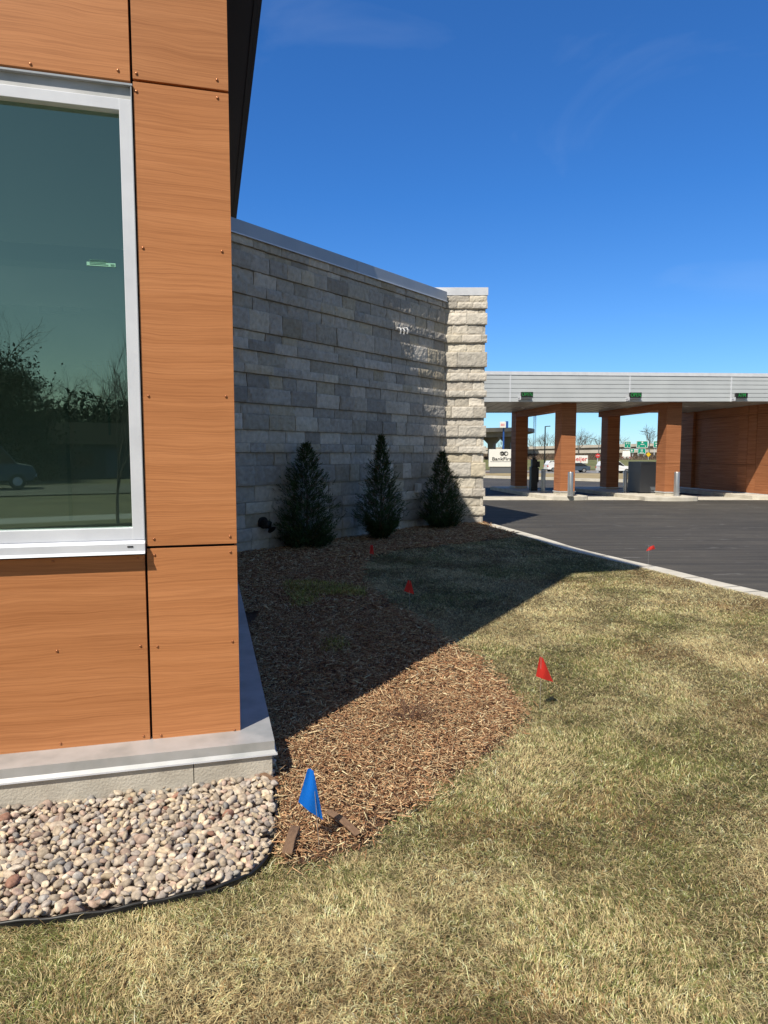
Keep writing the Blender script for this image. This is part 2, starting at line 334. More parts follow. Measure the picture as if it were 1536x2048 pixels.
# ground sheets: everything from the lawn to the horizon
def sheet(name, poly, z, m, lab=None):
    mb = MB(); mb.add([Vector((p[0], p[1], z)) for p in poly], [tuple(range(len(poly)))])
    o = mb.build(name, m); o['kind'] = 'structure'; return o
M_far = noisy('far_ground', [(.3, (.16, .13, .06)), (.5, (.26, .20, .10)), (.7, (.34, .27, .15))], scale=.15, detail=9, rough=1)
M_soil = noisy('lawn_soil', [(.3, (.05, .04, .022)), (.5, (.09, .073, .037)), (.7, (.13, .108, .055))], scale=9, detail=9, rough=1, bump=.6, bscale=60, bdist=.02)
M_bedsoil = noisy('mulch_soil', [(.3, (.045, .025, .015)), (.5, (.10, .05, .028)), (.7, (.16, .085, .045))], scale=40, detail=9, rough=1, bump=.8, bscale=90, bdist=.02)
# one big terrain sheet, dips to a road then rises towards the motorway
mb = MB()
ys = [-1500, -400, -120, -60, -20, 0, 20, 44, 50, 58, 84, 112, 130, 170, 215, 260, 500, 3500]
zs = [-.3, -.3, -.3, -.3, -.3, -.3, -.3, -.3, -.16, -.16, -1.1, -1.1, -.8, .2, 1.2, 1.4, 0, 0]
xs = [-3000, -600, -150, -60, -20, 0, 20, 40, 60, 90, 150, 300, 700, 3000]
for j, y in enumerate(ys):
    for i, x in enumerate(xs): mb.v.append((x, y, zs[j])); mb.c.append((1, 1, 1))
for j in range(len(ys) - 1):
    for i in range(len(xs) - 1):
        a = j * len(xs) + i; mb.f.append((a, a + 1, a + 1 + len(xs), a + len(xs))); mb.mi.append(0)
ter = mb.build('terrain', M_far, smooth=True); ter['kind'] = 'structure'
gut_out = offset(curb_in, .62); cur_top = offset(curb_in, .27)
def towards(line, other): return line
# choose the side of the curb that is away from the lawn
if (gut_out[10] - Vector((0, 10, 0))).length < (curb_in[10] - Vector((0, 10, 0))).length:
    gut_out = offset(curb_in, -.62); cur_top = offset(curb_in, -.27)
lawnpoly = [p for p in curb_in] + [Vector((9, -8, 0)), Vector((-14, -8, 0)), Vector((-14, 3.5, 0)), bw(0, 3.3), bw(0, 9.9), WJ - WD * WLEN, WJ + Vector((0, .3, 0)), Vector((2.1, 15.3, 0))]
sheet('lawn_soil', lawnpoly, -.012, M_soil)
sheet('mulch_bed_soil', bedpoly, -.004, M_bedsoil)
sheet('pebble_bed_base', pebpoly, -.006, noisy('bed_fabric', [(.3, (.08, .07, .06)), (.7, (.16, .14, .12))], scale=30, rough=1))
# curb with a real step and its gutter pan
mb = MB()
for A, z0, B, z1 in ((curb_in, .004, cur_top, .0), (cur_top, .0, offset(cur_top, 0), ASPH), (cur_top, ASPH + .012, gut_out, ASPH + .004)):
    n = len(A); mb.add([Vector((p.x, p.y, z0)) for p in A] + [Vector((p.x, p.y, z1)) for p in B], [(i, i + 1, n + i + 1, n + i) for i in range(n - 1)])
n = len(curb_in); mb.add([Vector((p.x, p.y, .004)) for p in curb_in] + [Vector((p.x, p.y, -.1)) for p in curb_in], [(i, i + 1, n + i + 1, n + i) for i in range(n - 1)])
cb = mb.build('curb', M_walk)
jt = MB()
for i in range(4, len(curb_in) - 2, 5):
    d_ = (curb_in[i + 1] - curb_in[i]).normalized() * .006; A_, B_ = curb_in[i], cur_top[i]
    jt.add([Vector((p.x, p.y, .006)) for p in (A_ - d_, A_ + d_, B_ + d_, B_ - d_)], [(0, 1, 2, 3)])
o = jt.build('curb_joint', mat('joint_dirt', (.12, .11, .09), .95)); o['kind'] = 'structure'; cb['kind'] = 'structure'
# concrete apron in front of the drive-through and far curb
sheet('concrete_apron', [Vector((1.5, 24.45, 0)), Vector((30, 24.45, 0)), Vector((30, 27.4, 0)), Vector((4.5, 27.3, 0)), Vector((2.6, 26.2, 0)), Vector((1.5, 26.0, 0))], ASPH + .004, M_walk)
mb = MB(); a = gp(940, 955, ASPH); b = gp(1320, 967, ASPH); dd = (b - a).normalized(); nn = Vector((-dd.y, dd.x, 0))
a = a - dd * 12; b = b + dd * 10; FL_, FR2 = a.copy(), b.copy()
mb.add([a, b, b + nn * .5, a + nn * .5, a + Vector((0, 0, .15)), b + Vector((0, 0, .15)), b + nn * .5 + Vector((0, 0, .15)), a + nn * .5 + Vector((0, 0, .15))], [(4, 5, 6, 7), (0, 1, 5, 4), (2, 3, 7, 6)])
o = mb.build('far_curb', M_walk); o['kind'] = 'structure'
aspoly = [p.copy() for p in cur_top] + [Vector((40, -8, 0)), Vector((40, 24, 0)), FR2 + nn * .1, FL_ + nn * .1, Vector((-30, 57, 0)), Vector((-30, 16, 0)), Vector((1, 15.6, 0))]
sheet('asphalt_lot', aspoly, ASPH, M_asph)
M_dead = noisy('far_dead_grass', [(.3, (.20, .15, .07)), (.5, (.34, .26, .13)), (.75, (.42, .34, .19))], scale=.8, detail=8, rough=1)
M_fgreen = noisy('far_green_grass', [(.3, (.10, .11, .035)), (.6, (.17, .17, .06)), (.8, (.26, .22, .10))], scale=.4, detail=8, rough=1)
sheet('far_verge', [a + nn * .5 , b + nn * .5, Vector((60, b.y, 0)), Vector((90, 58, 0)), Vector((-60, 58, 0)), Vector((-60, 57.2, 0))], -.10, M_dead)
sheet('far_mulch_strip', [at(930, 940, 59.5), at(1060, 940, 59.5), at(1060, 940, 63), at(930, 940, 63)], -.1, M_bedsoil)
M_road = mat('far_road', (.22, .21, .20), .9)
sheet('far_road', [Vector((-200, 86, 0)), Vector((300, 86, 0)), Vector((300, 108, 0)), Vector((-200, 108, 0))], -1.09, M_road)
mb = MB()
for j, (y, z) in enumerate(((112.5, -1.06), (130, -.76), (150, .24))):
    for x in (-200, 300): mb.v.append((x, y, z + .02)); mb.c.append((1, 1, 1))
mb.f = [(0, 1, 3, 2), (2, 3, 5, 4)]; mb.mi = [0, 0]
o = mb.build('green_slope', M_fgreen); o['kind'] = 'structure'
# behind the camera: path, road (they show in the window's reflection)
sheet('sidewalk', [Vector((-60, -12.5, 0)), Vector((60, -12.5, 0)), Vector((60, -11, 0)), Vector((-60, -11, 0))], -.02, M_road)
sheet('street', [Vector((-80, -36, 0)), Vector((80, -36, 0)), Vector((80, -26, 0)), Vector((-80, -26, 0))], -.2, M_asph)
sheet('back_lawn', [Vector((-80, -200, 0)), Vector((80, -200, 0)), Vector((80, -8.01, 0)), Vector((-80, -8.01, 0))], -.25, noisy('spring_soil', [(.3, (.05, .045, .02)), (.6, (.10, .085, .04))], scale=.6, detail=8, rough=1))

# ---------------------------------------------------------------- main building
BR = empty('bank_building', (0, 0, 0), BROT, 'wood panel clad building with silver framed window and dark overhanging roof, at left', 'building')
def bpart(name, boxes, m, parent=BR, bevel=0):
    mb = MB()
    for b in boxes: mb.box(b[0], b[1])
    return mb.build(name, m, parent, bevel=bevel)
WL, WR, WB, WT = -3.0, -.290, 1.10, 3.13           # window opening
HR = 8.40                                           # eave height
VW = 3.28
bpart('wall', [((WR + .02, VW, .12), (U1 - .012, VW + .28, HR)), ((-9.4, VW, .12), (WR + .02, VW + .28, WB)), ((-9.4, VW, WT + .02), (WR + .02, VW + .28, HR)),
               ((-10, VW, .12), (-9.4, VW + .28, HR)), ((-3.5, VW, WB), (WL, VW + .28, WT + .02)), ((-6.5, VW, WB), (-6.1, VW + .28, WT + .02)), ((U1 - .14, VW + .28, .12), (U1 - .012, 24, HR)), ((-10, VW + .28, .12), (-9.8, 24, HR)), ((-9.8, 23.8, .12), (U1 - .14, 24, HR))], M_gap)
G = .0055
panels = [((WR + G, .207), (U1, 1.116)), ((WR + G, 1.128), (U1, 3.160)), ((WR + G, 3.172), (U1, 5.2)), ((WR + G, 5.212), (U1, 7.2)), ((WR + G, 7.212), (U1, HR)),
          ((-1.68, .207), (WR - G, 1.088)), ((-1.68, 3.160), (WR - G, 5.2)), ((-1.68, 5.212), (WR - G, HR)), ((WL, .207), (-1.692, 1.088)), ((WL, 3.16), (-1.692, 5.2)), ((WL, 5.212), (-1.692, HR)),
          ((-6.1, .207), (WL - .012, 1.088)), ((-3.49, 1.1), (WL - .012, 3.15)), ((-6.49, 1.1), (-6.112, 3.15)), ((-9.39, .207), (-6.112, 1.088)), ((-6.1, 3.162), (WL - .012, HR)), ((-10, .207), (-9.402, HR)), ((-9.39, 3.162), (-6.112, HR))]
PO = []
for (u0, z0), (u1, z1) in panels:
    mb = MB(); mb.box((u0, V0, z0), (u1, VW, z1)); PO.append(mb.build('wood_panel', M_wood, BR, bevel=.0008))
mb = MB(); mb.box((U1 - .012, V0 + .03, .207), (U1 - .001, 24, HR)); mb.build('side_cladding', M_wood, BR)
# screws
smb = MB(); ringn = 12
for r, d in ((.0062, 0), (.0058, -.0022), (.0038, -.004)):
    for k in range(ringn): smb.v.append((r * cos(2 * pi * k / ringn), d, r * sin(2 * pi * k / ringn))); smb.c.append((1, 1, 1))
for j in range(2):
    for k in range(ringn): smb.f.append((j * ringn + k, j * ringn + (k + 1) % ringn, (j + 1) * ringn + (k + 1) % ringn, (j + 1) * ringn + k)); smb.mi.append(0)
smb.f.append(tuple(2 * ringn + k for k in range(ringn))); smb.mi.append(0)
scr0 = smb.build('screw', M_copper, PO[0], smooth=True)
first = True
for idx, pts in ((0, ((309, 1110), (461, 1104), (315, 1293), (465, 1283), (322, 1471), (469, 1460))),
                 (1, ((273, 183), (435, 196), (286, 496), (444, 503), (297, 792), (452, 793), (308, 1078), (460, 1073))),
                 (2, ((273, 147), (434, 160))), (5, ((106, 1123), (275, 1117), (114, 1302), (281, 1292), (121, 1487), (287, 1472))), (6, ((61, 128), (236, 141)))):
    for p in pts:
        u, z = fp(*p, V0); s = scr0 if first else scr0.copy()
        if not first: COL.objects.link(s)
        first = False; s.parent = PO[idx]; s.location = (u, V0 - .0005, z)
# window
wf = bpart('window_frame', [((WR - .054, V0 - .006, WB + .06), (WR - .003, V0 + .06, WT - .05)), ((WL, V0 - .006, WB + .06), (WL + .054, V0 + .06, WT - .05)),
                            ((WL, V0 - .005, WT - .098), (WR - .003, V0 + .06, WT - .05)), ((WL, V0 - .005, WB + .06), (WR - .003, V0 + .06, WB + .115)),
                            ((-1.70, V0 - .004, WB + .11), (-1.64, V0 + .06, WT - .09))], M_white_alu, bevel=.002)
bpart('window_trim', [((WL - .01, V0 - .012, WT + .006), (WR + .004, V0 + .05, WT + .014)), ((WR - .004, V0 - .010, WB), (WR - .0005, V0 + .05, WT + .006))], M_cop)
bpart('window_reveal', [((WL, V0 + .008, WT - .052), (WR - .002, V0 + .05, WT + .008))], M_flash)
sill = MB()
sill.add([(WL, V0 + .01, WB + .064), (WR, V0 + .01, WB + .064), (WR, V0 - .035, WB + .045), (WL, V0 - .035, WB + .045), (WL, V0 - .035, WB + .012), (WR, V0 - .035, WB + .012), (WL, V0 - .048, WB), (WR, V0 - .048, WB), (WL, V0 + .01, WB - .002), (WR, V0 + .01, WB - .002)],
         [(0, 3, 2, 1), (3, 4, 5, 2), (4, 6, 7, 5), (6, 8, 9, 7), (1, 2, 5, 7, 9), (0, 8, 6, 4, 3)])
sill.build('window_sill', M_white_alu, BR)
gl = MB(); gl.add([(WL + .05, V0 + .035, WB + .11), (WR - .05, V0 + .035, WB + .11), (WR - .05, V0 + .035, WT - .095), (WL + .05, V0 + .035, WT - .095)], [(0, 1, 2, 3)])
glo = gl.build('window_glass', M_glass, BR)
for wa, wb in ((-6.1, -3.5), (-9.39, -6.5)):  # out-of-frame windows, added to bring more daylight into the room
    bpart('window_frame', [((wb - .054, V0 - .006, WB + .06), (wb - .003, V0 + .06, WT - .05)), ((wa, V0 - .006, WB + .06), (wa + .054, V0 + .06, WT - .05)), ((wa + .054, V0 - .005, WT - .098), (wb - .054, V0 + .06, WT - .05)), ((wa + .054, V0 - .005, WB + .06), (wb - .054, V0 + .06, WB + .115)), ((wa, V0 - .04, WB), (wb, V0 + .03, WB + .059)), ((wa, V0 - .01, WT - .049), (wb, V0 + .05, WT + .014))], M_white_alu, bevel=.002)
    gl = MB(); gl.add([(wa + .05, V0 + .035, WB + .11), (wb - .05, V0 + .035, WB + .11), (wb - .05, V0 + .035, WT - .095), (wa + .05, V0 + .035, WT - .095)], [(0, 1, 2, 3)]); gl.build('window_glass', M_glass, BR)
(ua, za) = fp(173, 523, V0 + .03); (ub, zb) = fp(231, 534, V0 + .03)
mb = MB(); mb.box((ua, V0 + .031, zb), (ub, V0 + .034, za)); stk = mb.build('sticker', mat('mint_label', (.26, .55, .42), .6), glo)
mb = MB()
for k in range(4): mb.box((ua + .012, V0 + .0295, zb + .006 + k * .006), (ub - .03 - .01 * (k % 2), V0 + .0303, zb + .0075 + k * .006))
mb.box((ub - .02, V0 + .0295, zb + .004), (ub - .005, V0 + .0303, zb + .011)); mb.build('sticker_print', mat('label_print', (.08, .22, .16), .7), stk)
bpart('weep_hole', [((WR - .075, V0 - .0375, WB + .03), (WR - .05, V0 - .034, WB + .036))], M_black)
# room behind the glass
bpart('ceiling', [((-9.7, V0 + .28, 3.30), (U1 - .15, 6.35, 3.36)), ((-9.7, 7.15, 3.30), (U1 - .15, 9.0, 3.36)), ((-9.7, 9.1, 3.30), (U1 - .15, 10.2, 3.36))], M_ceil)  # gap added below the roof hole to pass its light into the room
bpart('interior_wall', [((-9.7, 9.0, .1), (U1 - .15, 9.1, HR)), ((U1 - .17, V0 + .32, .1), (U1 - .145, 9.0, 3.3))], M_plaster)
bpart('floor_slab', [((-9.7, V0 + .28, .05), (U1 - .14, 9.1, .12))], M_floor)
def inbox(name, x0, y0, x1, y1, v, th, m, parent=BR):
    a, zt = fp(x0, y0, v); b, zb_ = fp(x1, y1, v); mb = MB(); mb.box((a, v - th, zb_), (b, v, zt)); return mb.build(name, m, parent)
M_iw = mat('interior_trim', (.62, .68, .66), .6)
fr = inbox('interior_window', 78, 586, 165, 630, 8.98, .03, M_iw)
inbox('pane', 83, 592, 121, 624, 8.94, .01, M_plaster, fr); inbox('pane', 126, 592, 160, 624, 8.94, .01, M_plaster, fr)
inbox('door_frame', 134, 730, 139, 1040, 8.9, .03, M_iw); inbox('door_frame', 139, 730, 200, 736, 8.9, .03, M_iw)
M_ply = mat('plywood', (.55, .38, .18), .8)
inbox('plywood_sheet', 172, 722, 186, 785, 8.7, .03, M_ply); inbox('plywood_sheet', 194, 730, 206, 796, 8.6, .03, M_ply); inbox('plywood_sheet', 213, 722, 221, 760, 8.5, .03, M_ply)
inbox('door_pane', 214, 775, 222, 870, 8.8, .01, mat('door_pane', (.45, .62, .60), .5))
# base flashing, foundation
LV = 3.10; LU = .27; LZ = .207
mb = MB()
mb.add([(-10, V0 + .03, LZ + .006), (U1, V0 + .03, LZ + .006), (LU, LV, LZ), (-10, LV, LZ), (U1, 24, LZ + .006), (LU, 24, LZ),
        (LU, LV, LZ - .042), (-10, LV, LZ - .042), (LU, 24, LZ - .042), (LU + .012, LV - .012, LZ - .060), (-10, LV - .012, LZ - .060), (LU + .012, 24, LZ - .060)],
       [(0, 3, 2, 1), (1, 2, 5, 4), (3, 7, 6, 2), (2, 6, 8, 5), (7, 10, 9, 6), (6, 9, 11, 8)])
mb.build('base_flashing', M_flash, BR)
mb = MB(); mb.add([(-10, LV - .0125, LZ - .056), (LU + .0125, LV - .0125, LZ - .056), (LU + .0125, 24, LZ - .056), (-10, LV - .0125, LZ - .064), (LU + .0125, LV - .0125, LZ - .064), (LU + .0125, 24, LZ - .064), (-10, LV, LZ - .064), (LU, LV, LZ - .064), (LU, 24, LZ - .064)], [(0, 3, 4, 1), (1, 4, 5, 2), (3, 6, 7, 4), (4, 7, 8, 5)])
mb.build('drip_edge', M_white_alu, BR)
mb = MB()
for b in (((-10, LV + .002, -.3), (-1.5, V0 + .1, LZ - .03)), ((-1.496, LV + .002, -.3), (-.10, V0 + .1, LZ - .03)), ((-.096, LV + .002, -.3), (LU - .012, V0 + .1, LZ - .03)), ((0, V0 + .1, -.3), (LU - .012, 24, LZ - .03))): mb.box(*b)
mb.build('foundation', M_conc, BR)
# roof: dark soffit with stepped fascia
RU = .93; RV = 3.12
HX0, HX1, HY0, HY1 = -9.2, -4.9, 3.62, 4.15     # unseen roof hole, added to let daylight into the front room
bpart('soffit', [((-10.5, RV, HR), (RU - .12, HY0, HR + .06)), ((-10.5, HY1, HR), (RU - .12, 24.5, HR + .06)), ((-10.5, HY0, HR), (HX0, HY1, HR + .06)), ((HX1, HY0, HR), (RU - .12, HY1, HR + .06))], M_dark)
bpart('fascia', [((RU - .118, RV - .004, HR - .02), (RU - .06, 24.6, HR + .3)), ((RU - .056, RV - .01, HR + .0), (RU, 24.65, HR + .42)), ((-10.5, RV - .012, HR - .01), (RU - .13, RV - .002, HR + .42))], M_dark)
bpart('roof', [((-10.5, RV, HR + .42), (RU + .01, HY0, HR + .46)), ((-10.5, HY1, HR + .42), (RU + .01, 24.6, HR + .46)), ((-10.5, HY0, HR + .42), (HX0, HY1, HR + .46)), ((HX1, HY0, HR + .42), (RU + .01, HY1, HR + .46))], M_alu)

# ---------------------------------------------------------------- split-face stone wing
M_stone = colmat('split_stone', .92, .17, 14, .5, 30, .012)
COURSES = [.215, .30, .24, .16, .40, .215, .19, .115, .195, .34, .215, .185, .13, .215, .19, .10, .215, .30, .215, .135, .29, .24]
PROT = [.004, .034, .006, .030, .008, .036, .008, .026, .006, .034, .028, .006, .032, .010, .030, .006, .034, .008, .034, .012, .032, .006]
TOPZ = 4.83
def courses():
    h = [.235, .195, .215, .175, .255, .30, .205, .145, .20, .24, .16, .24, .205, .135, .205, .165, .125, .31, .20, .165, .21, .235, .095, .13]
    k = (TOPZ + .05) / sum(h); z = -.05; out = []
    for i, x in enumerate(h): out.append((z, z + x * k, .008 if i % 2 == 0 else .050)); z += x * k
    return out
CRS = [(a, b, p + random.uniform(-.004, .004)) for a, b, p in courses()]
def stone_col(r):
    base = random.choice([(.68, .65, .60), (.62, .60, .57), (.58, .565, .54), (.70, .67, .60), (.66, .63, .58), (.54, .52, .49), (.64, .59, .49), (.60, .57, .51), (.72, .69, .64), (.66, .63, .59), (.58, .56, .53)])
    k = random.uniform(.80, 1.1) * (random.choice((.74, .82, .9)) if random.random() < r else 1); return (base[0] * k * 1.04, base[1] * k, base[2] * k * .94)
def stones(mb, O, D, Nn, L, rough=.008, wmin=.28, wmax=.62, seed=0, endext=True, cell=.035, tone=1, dark=.05):
    """rows of split-face stones on the plane through O along D, facing Nn"""
    random.seed(seed)
    for ci, (z0, z1, pr) in enumerate(CRS):
        s = -random.uniform(0, .3); e = L + (pr if endext else 0)
        first = True
        while s < e - 1e-4:
            w = random.uniform(wmin, wmax); s1 = s + w
            if e - s1 < .12: s1 = e
            a = max(s, 0)
            if s1 > a + .01:
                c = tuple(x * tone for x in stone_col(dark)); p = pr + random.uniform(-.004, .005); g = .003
                nx = max(3, int((s1 - a) / cell)); nz = max(3, int((z1 - z0) / cell)); vs = []; fs = []
                tx = random.uniform(-.012, .012); tz = random.uniform(-.01, .01)
                for j in range(nz + 1):
                    for i in range(nx + 1):
                        fx = i / nx; fz = j / nz; x = a + g + (s1 - a - 2 * g) * fx; z = z0 + g + (z1 - z0 - 2 * g) * fz
                        q = Vector((x * 9 + seed * 31, z * 9, ci * 3.1)); d = p + (noise.noise(q) * .9 + noise.noise(q * 2.7) * .6 + noise.noise(q * 6) * .3) * rough + tx * (fx - .5) + tz * (fz - .5)
                        ed = (i in (0, nx)) or (j in (0, nz))
                        if ed: d -= .006 + .004 * random.random()
                        zz = z + (noise.noise(q * 3) * .003 if ed else 0)
                        vs.append(O + D * x + Nn * d + Vector((0, 0, zz)))
                n0 = len(vs)
                ring = [i for i in range(nx + 1)] + [(j + 1) * (nx + 1) - 1 + 0 for j in range(1, nz + 1)] + [nz * (nx + 1) + i for i in range(nx - 1, -1, -1)] + [j * (nx + 1) for j in range(nz - 1, 0, -1)]
                for r_ in ring: 
                    v = vs[r_]; dd = (v - O).dot(Nn); vs.append(v - Nn * (dd + .06))
                for j in range(nz):
                    for i in range(nx): k = j * (nx + 1) + i; fs.append((k, k + 1, k + nx + 2, k + nx + 1))
                m_ = len(ring)
                for q_ in range(m_): fs.append((ring[q_], n0 + q_, n0 + (q_ + 1) % m_, ring[(q_ + 1) % m_]))
                mb.add(vs, fs, c)
            s = s1
SW = empty('stone_wing', (0, 0, 0), 0, 'grey split-face stone wing with silver coping behind the evergreens', 'building')
W0 = WJ - WD * WLEN
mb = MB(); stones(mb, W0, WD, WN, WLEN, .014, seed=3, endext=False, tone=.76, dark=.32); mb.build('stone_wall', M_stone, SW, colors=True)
M_mort = mat('mortar', (.34, .32, .29), .95)
mb = MB()
for a, b in ((W0, WJ),):
    A = a - WN * .03; B = b - WN * .03 ; A2 = A - WN * .3; B2 = B - WN * .3
    mb.add([A, B, B2, A2] + [p + Vector((0, 0, TOPZ)) for p in (A, B, B2, A2)], [(0, 1, 5, 4), (1, 2, 6, 5), (2, 3, 7, 6), (3, 0, 4, 7), (4, 5, 6, 7)])
mb.build('wall_core', M_mort, SW)
# coping over the long wall
mb = MB(); c0 = W0 + WN * .075; c1 = WJ + WN * .075; b0 = W0 - WN * .4; b1 = WJ - WN * .4
zt = 5.03; zb_ = 4.825
def slab(mb, P, z0, z1):
    n = len(P); mb.add([Vector((p.x, p.y, z0)) for p in P] + [Vector((p.x, p.y, z1)) for p in P], [tuple(range(n - 1, -1, -1)), tuple(range(n, 2 * n))] + [(i, (i + 1) % n, n + (i + 1) % n, n + i) for i in range(n)])
cm = WJ - WD * 3.0
slab(mb, [c0, cm + WN * .075, cm - WN * .4, b0], zb_, zt); slab(mb, [cm + WD * .004 + WN * .075, c1 - WD * .0, b1, cm + WD * .004 - WN * .4], zb_, zt)
mb.build('coping', M_cop, SW, bevel=.003)
mb = MB(); slab(mb, [W0 + WN * .09, WJ + WN * .09, WJ + WN * .0752, W0 + WN * .0752], zb_ - .012, zb_ + .006); mb.build('coping_drip', M_white_alu, SW)
# projecting end block, facing the camera
PX0, PX1, PY, PD = .35, 2.20, 15.02, 6.0
PS = Vector((-.26, .966, 0)).normalized(); PDX = Vector((1, -.012, 0)).normalized(); PN = Vector((PDX.y, -PDX.x, 0))
P0 = Vector((PX0, PY, 0)); P1 = Vector((PX1, PY - .02, 0))
PSN = Vector((PS.y, -PS.x, 0))
CRS_keep = CRS; CRS = [(a, b, p) for a, b, p in CRS]
hh = 5.06 / TOPZ
CRS = CRS + [(TOPZ + .001, 4.97, .04)]
mb = MB(); stones(mb, P0, PDX, PN, (P1 - P0).length, .011, seed=11, wmin=.3, wmax=.6, cell=.03, tone=1.0)
stones(mb, P1, PS, PSN, PD, .010, seed=15, cell=.09, tone=1.0)
mb.build('stone_pier', M_stone, SW, colors=True)
mb = MB(); q = .03; slab(mb, [P0 - PN * q, P1 - PN * q - PDX * q, P1 + PS * PD - PSN * q, P0 + PS * PD], -.3, 4.97); mb.build('pier_core', M_mort, SW)
mb = MB(); e = .06; P0c = Vector((.55, PY, 0)); slab(mb, [P0 + PN * e, P1 + PN * e + PSN * e, P1 + PS * (PD + .1) + PSN * e, P0 + PS * (PD + .1)], 4.972, 5.14); mb.build('pier_coping', M_white_alu, SW, bevel=.003)
mb = MB(); 
A = W0 - PS * 0; slab(mb, [W0 - WN * .35, WJ - WN * .35, P0 + PS * PD, P0 + PS * PD - Vector((3.4, 1, 0))], 4.7, 4.8); mb.build('roof', M_mort, SW)
# wall fittings: three small bright spouts, an outlet box, a dark round pipe
def onwall(px, py):
    r = ray(px, py); t = (WJ - Vector((0, 0, EYE))).dot(WN) ; o = Vector((0, 0, EYE)); t = (WJ - o).dot(WN) / r.dot(WN); return o + r * t
WR_ = atan2(WD.y, WD.x)
M_zinc = mat('zinc', (.75, .76, .78), .35, .4)
for px, py in ((790, 657), (797, 658), (804, 657)):
    p = onwall(px, py); mb = MB(); mb.tube([p + WN * .02, p + WN * .12, p + WN * .15 + Vector((0, 0, -.05)), p + WN * .13 + Vector((0, 0, -.12))], .014, 8); mb.box((-.03, -.045, .02), (.03, -.03, .06), Matrix.Translation(p) @ Matrix.Rotation(WR_, 4, 'Z')); mb.build('conduit_stub', M_zinc, SW)
p = onwall(829, 975); mb = MB(); T = Matrix.Translation(p) @ Matrix.Rotation(WR_, 4, 'Z'); mb.box((-.06, -.13, -.10), (.06, -.04, .08), T); mb.box((-.066, -.137, -.04), (.066, -.045, .086), T); mb.build('outlet_box', M_zinc, SW, bevel=.006)
p = onwall(523, 1045); mb = MB(); mb.tube([p + WN * .01, p + WN * .16 + Vector((0, 0, -.03)), p + WN * .24 + Vector((0, 0, -.10))], [.07, .07, .072], 16); mb.tube([p + WN * .02, p + WN * .05], .095, 16); mb.build('vent_pipe', M_black, SW)
CRS = CRS_keep

# ---------------------------------------------------------------- drive-through canopy
LA = radians(7.7); LD = Vector((-sin(LA), cos(LA), 0)); LR = Vector((1, .03, 0)).normalized()
DT = empty('drive_through_canopy', (8.5, 24.9, ASPH), 0, 'flat drive-through canopy with ribbed silver fascia on wood clad pillars', 'canopy')
DTi = Matrix.Translation(-DT.location)
def loc(P): return DTi @ P
SOF = 3.41
# pillars
def pillar(right, depth, w, name_label, base_z, plinth0):
    R = Vector((right, depth, 0)); Lf = R - LR * w; dl = .62
    foot = [Lf, R, R + LD * dl, Lf + LD * dl]; cen = sum(foot, Vector()) / 4
    def grow(P, g): return [cen + (p - cen) * (1 + g) for p in P]
    root = None
    seams = [base_z, base_z + 1.02, base_z + 2.05, SOF + .1]
    mb = MB()
    for a, b in zip(seams[:-1], seams[1:]): slab(mb, [loc(p) for p in foot], a + .006 - ASPH * 0, b - .006)
    for v in range(len(mb.v)): mb.v[v] = (mb.v[v][0], mb.v[v][1], mb.v[v][2] )
    pl = mb.build('pillar', M_wood2, DT)
    mb2 = MB(); slab(mb2, [loc(p) for p in grow(foot, -.04)], base_z, SOF + .08); mb2.build('pillar_core', M_gap, pl)
    mb3 = MB(); slab(mb3, [loc(p) for p in grow(foot, .09)], base_z - .035, base_z - .001); mb3.build('base_flashing', M_alu, pl)
    mb4 = MB(); slab(mb4, [loc(p) for p in grow(foot, -.0)], plinth0, base_z - .036); mb4.build('plinth', M_walk, pl)
    return pl
E_ = -ASPH
def zsh(z): return z     # absolute heights; the canopy root sits at asphalt level
_loc0 = loc
def loc(P): return Vector((P.x - DT.location.x, P.y - DT.location.y, 0))
def slabz(mb, P, z0, z1): slab(mb, P, z0 - ASPH, z1 - ASPH)
def pillar(right, depth, w, base_z, plinth0):
    R = Vector((right, depth, 0)); Lf = R - LR * w; dl = .62
    foot = [loc(p) for p in (Lf, R, R + LD * dl, Lf + LD * dl)]; cen = sum(foot, Vector()) / 4
    grow = lambda g: [cen + (p - cen) * (1 + g) for p in foot]
    mb = MB(); seams = [base_z, base_z + 1.02, SOF + .02]
    for a, b in zip(seams[:-1], seams[1:]): slabz(mb, foot, a + .005, b - .005)
    pl = mb.build('pillar', M_wood2, DT)
    mb = MB(); slabz(mb, grow(-.05), base_z, SOF); mb.build('pillar_core', M_gap, pl)
    mb = MB(); slabz(mb, grow(.10), base_z - .03, base_z - .001); mb.build('base_flashing', M_alu, pl)
    mb = MB(); slabz(mb, grow(.02), plinth0, base_z - .031); mb.build('plinth', M_walk, pl)
pillar(7.05, 24.95, .54, .175, ASPH); pillar(6.36, 30.0, .54, .13, ASPH)
pillar(10.77, 24.62, .54, .175, ASPH); pillar(10.28, 29.6, .54, .10, ASPH)
# beams over the pillars
for rx, d0_, d1_ in ((7.05, 24.95, 30.6), (10.77, 24.62, 30.2)):
    a = Vector((rx, d0_, 0)) + LD * .63; b = Vector((rx, d0_, 0)) + LD * (d1_ - d0_)
    mb = MB(); slabz(mb, [loc(a - LR * .53), loc(a - LR * .01), loc(b - LR * .01), loc(b - LR * .53)], 3.17, SOF + .01); mb.build('beam', M_wood2, DT)
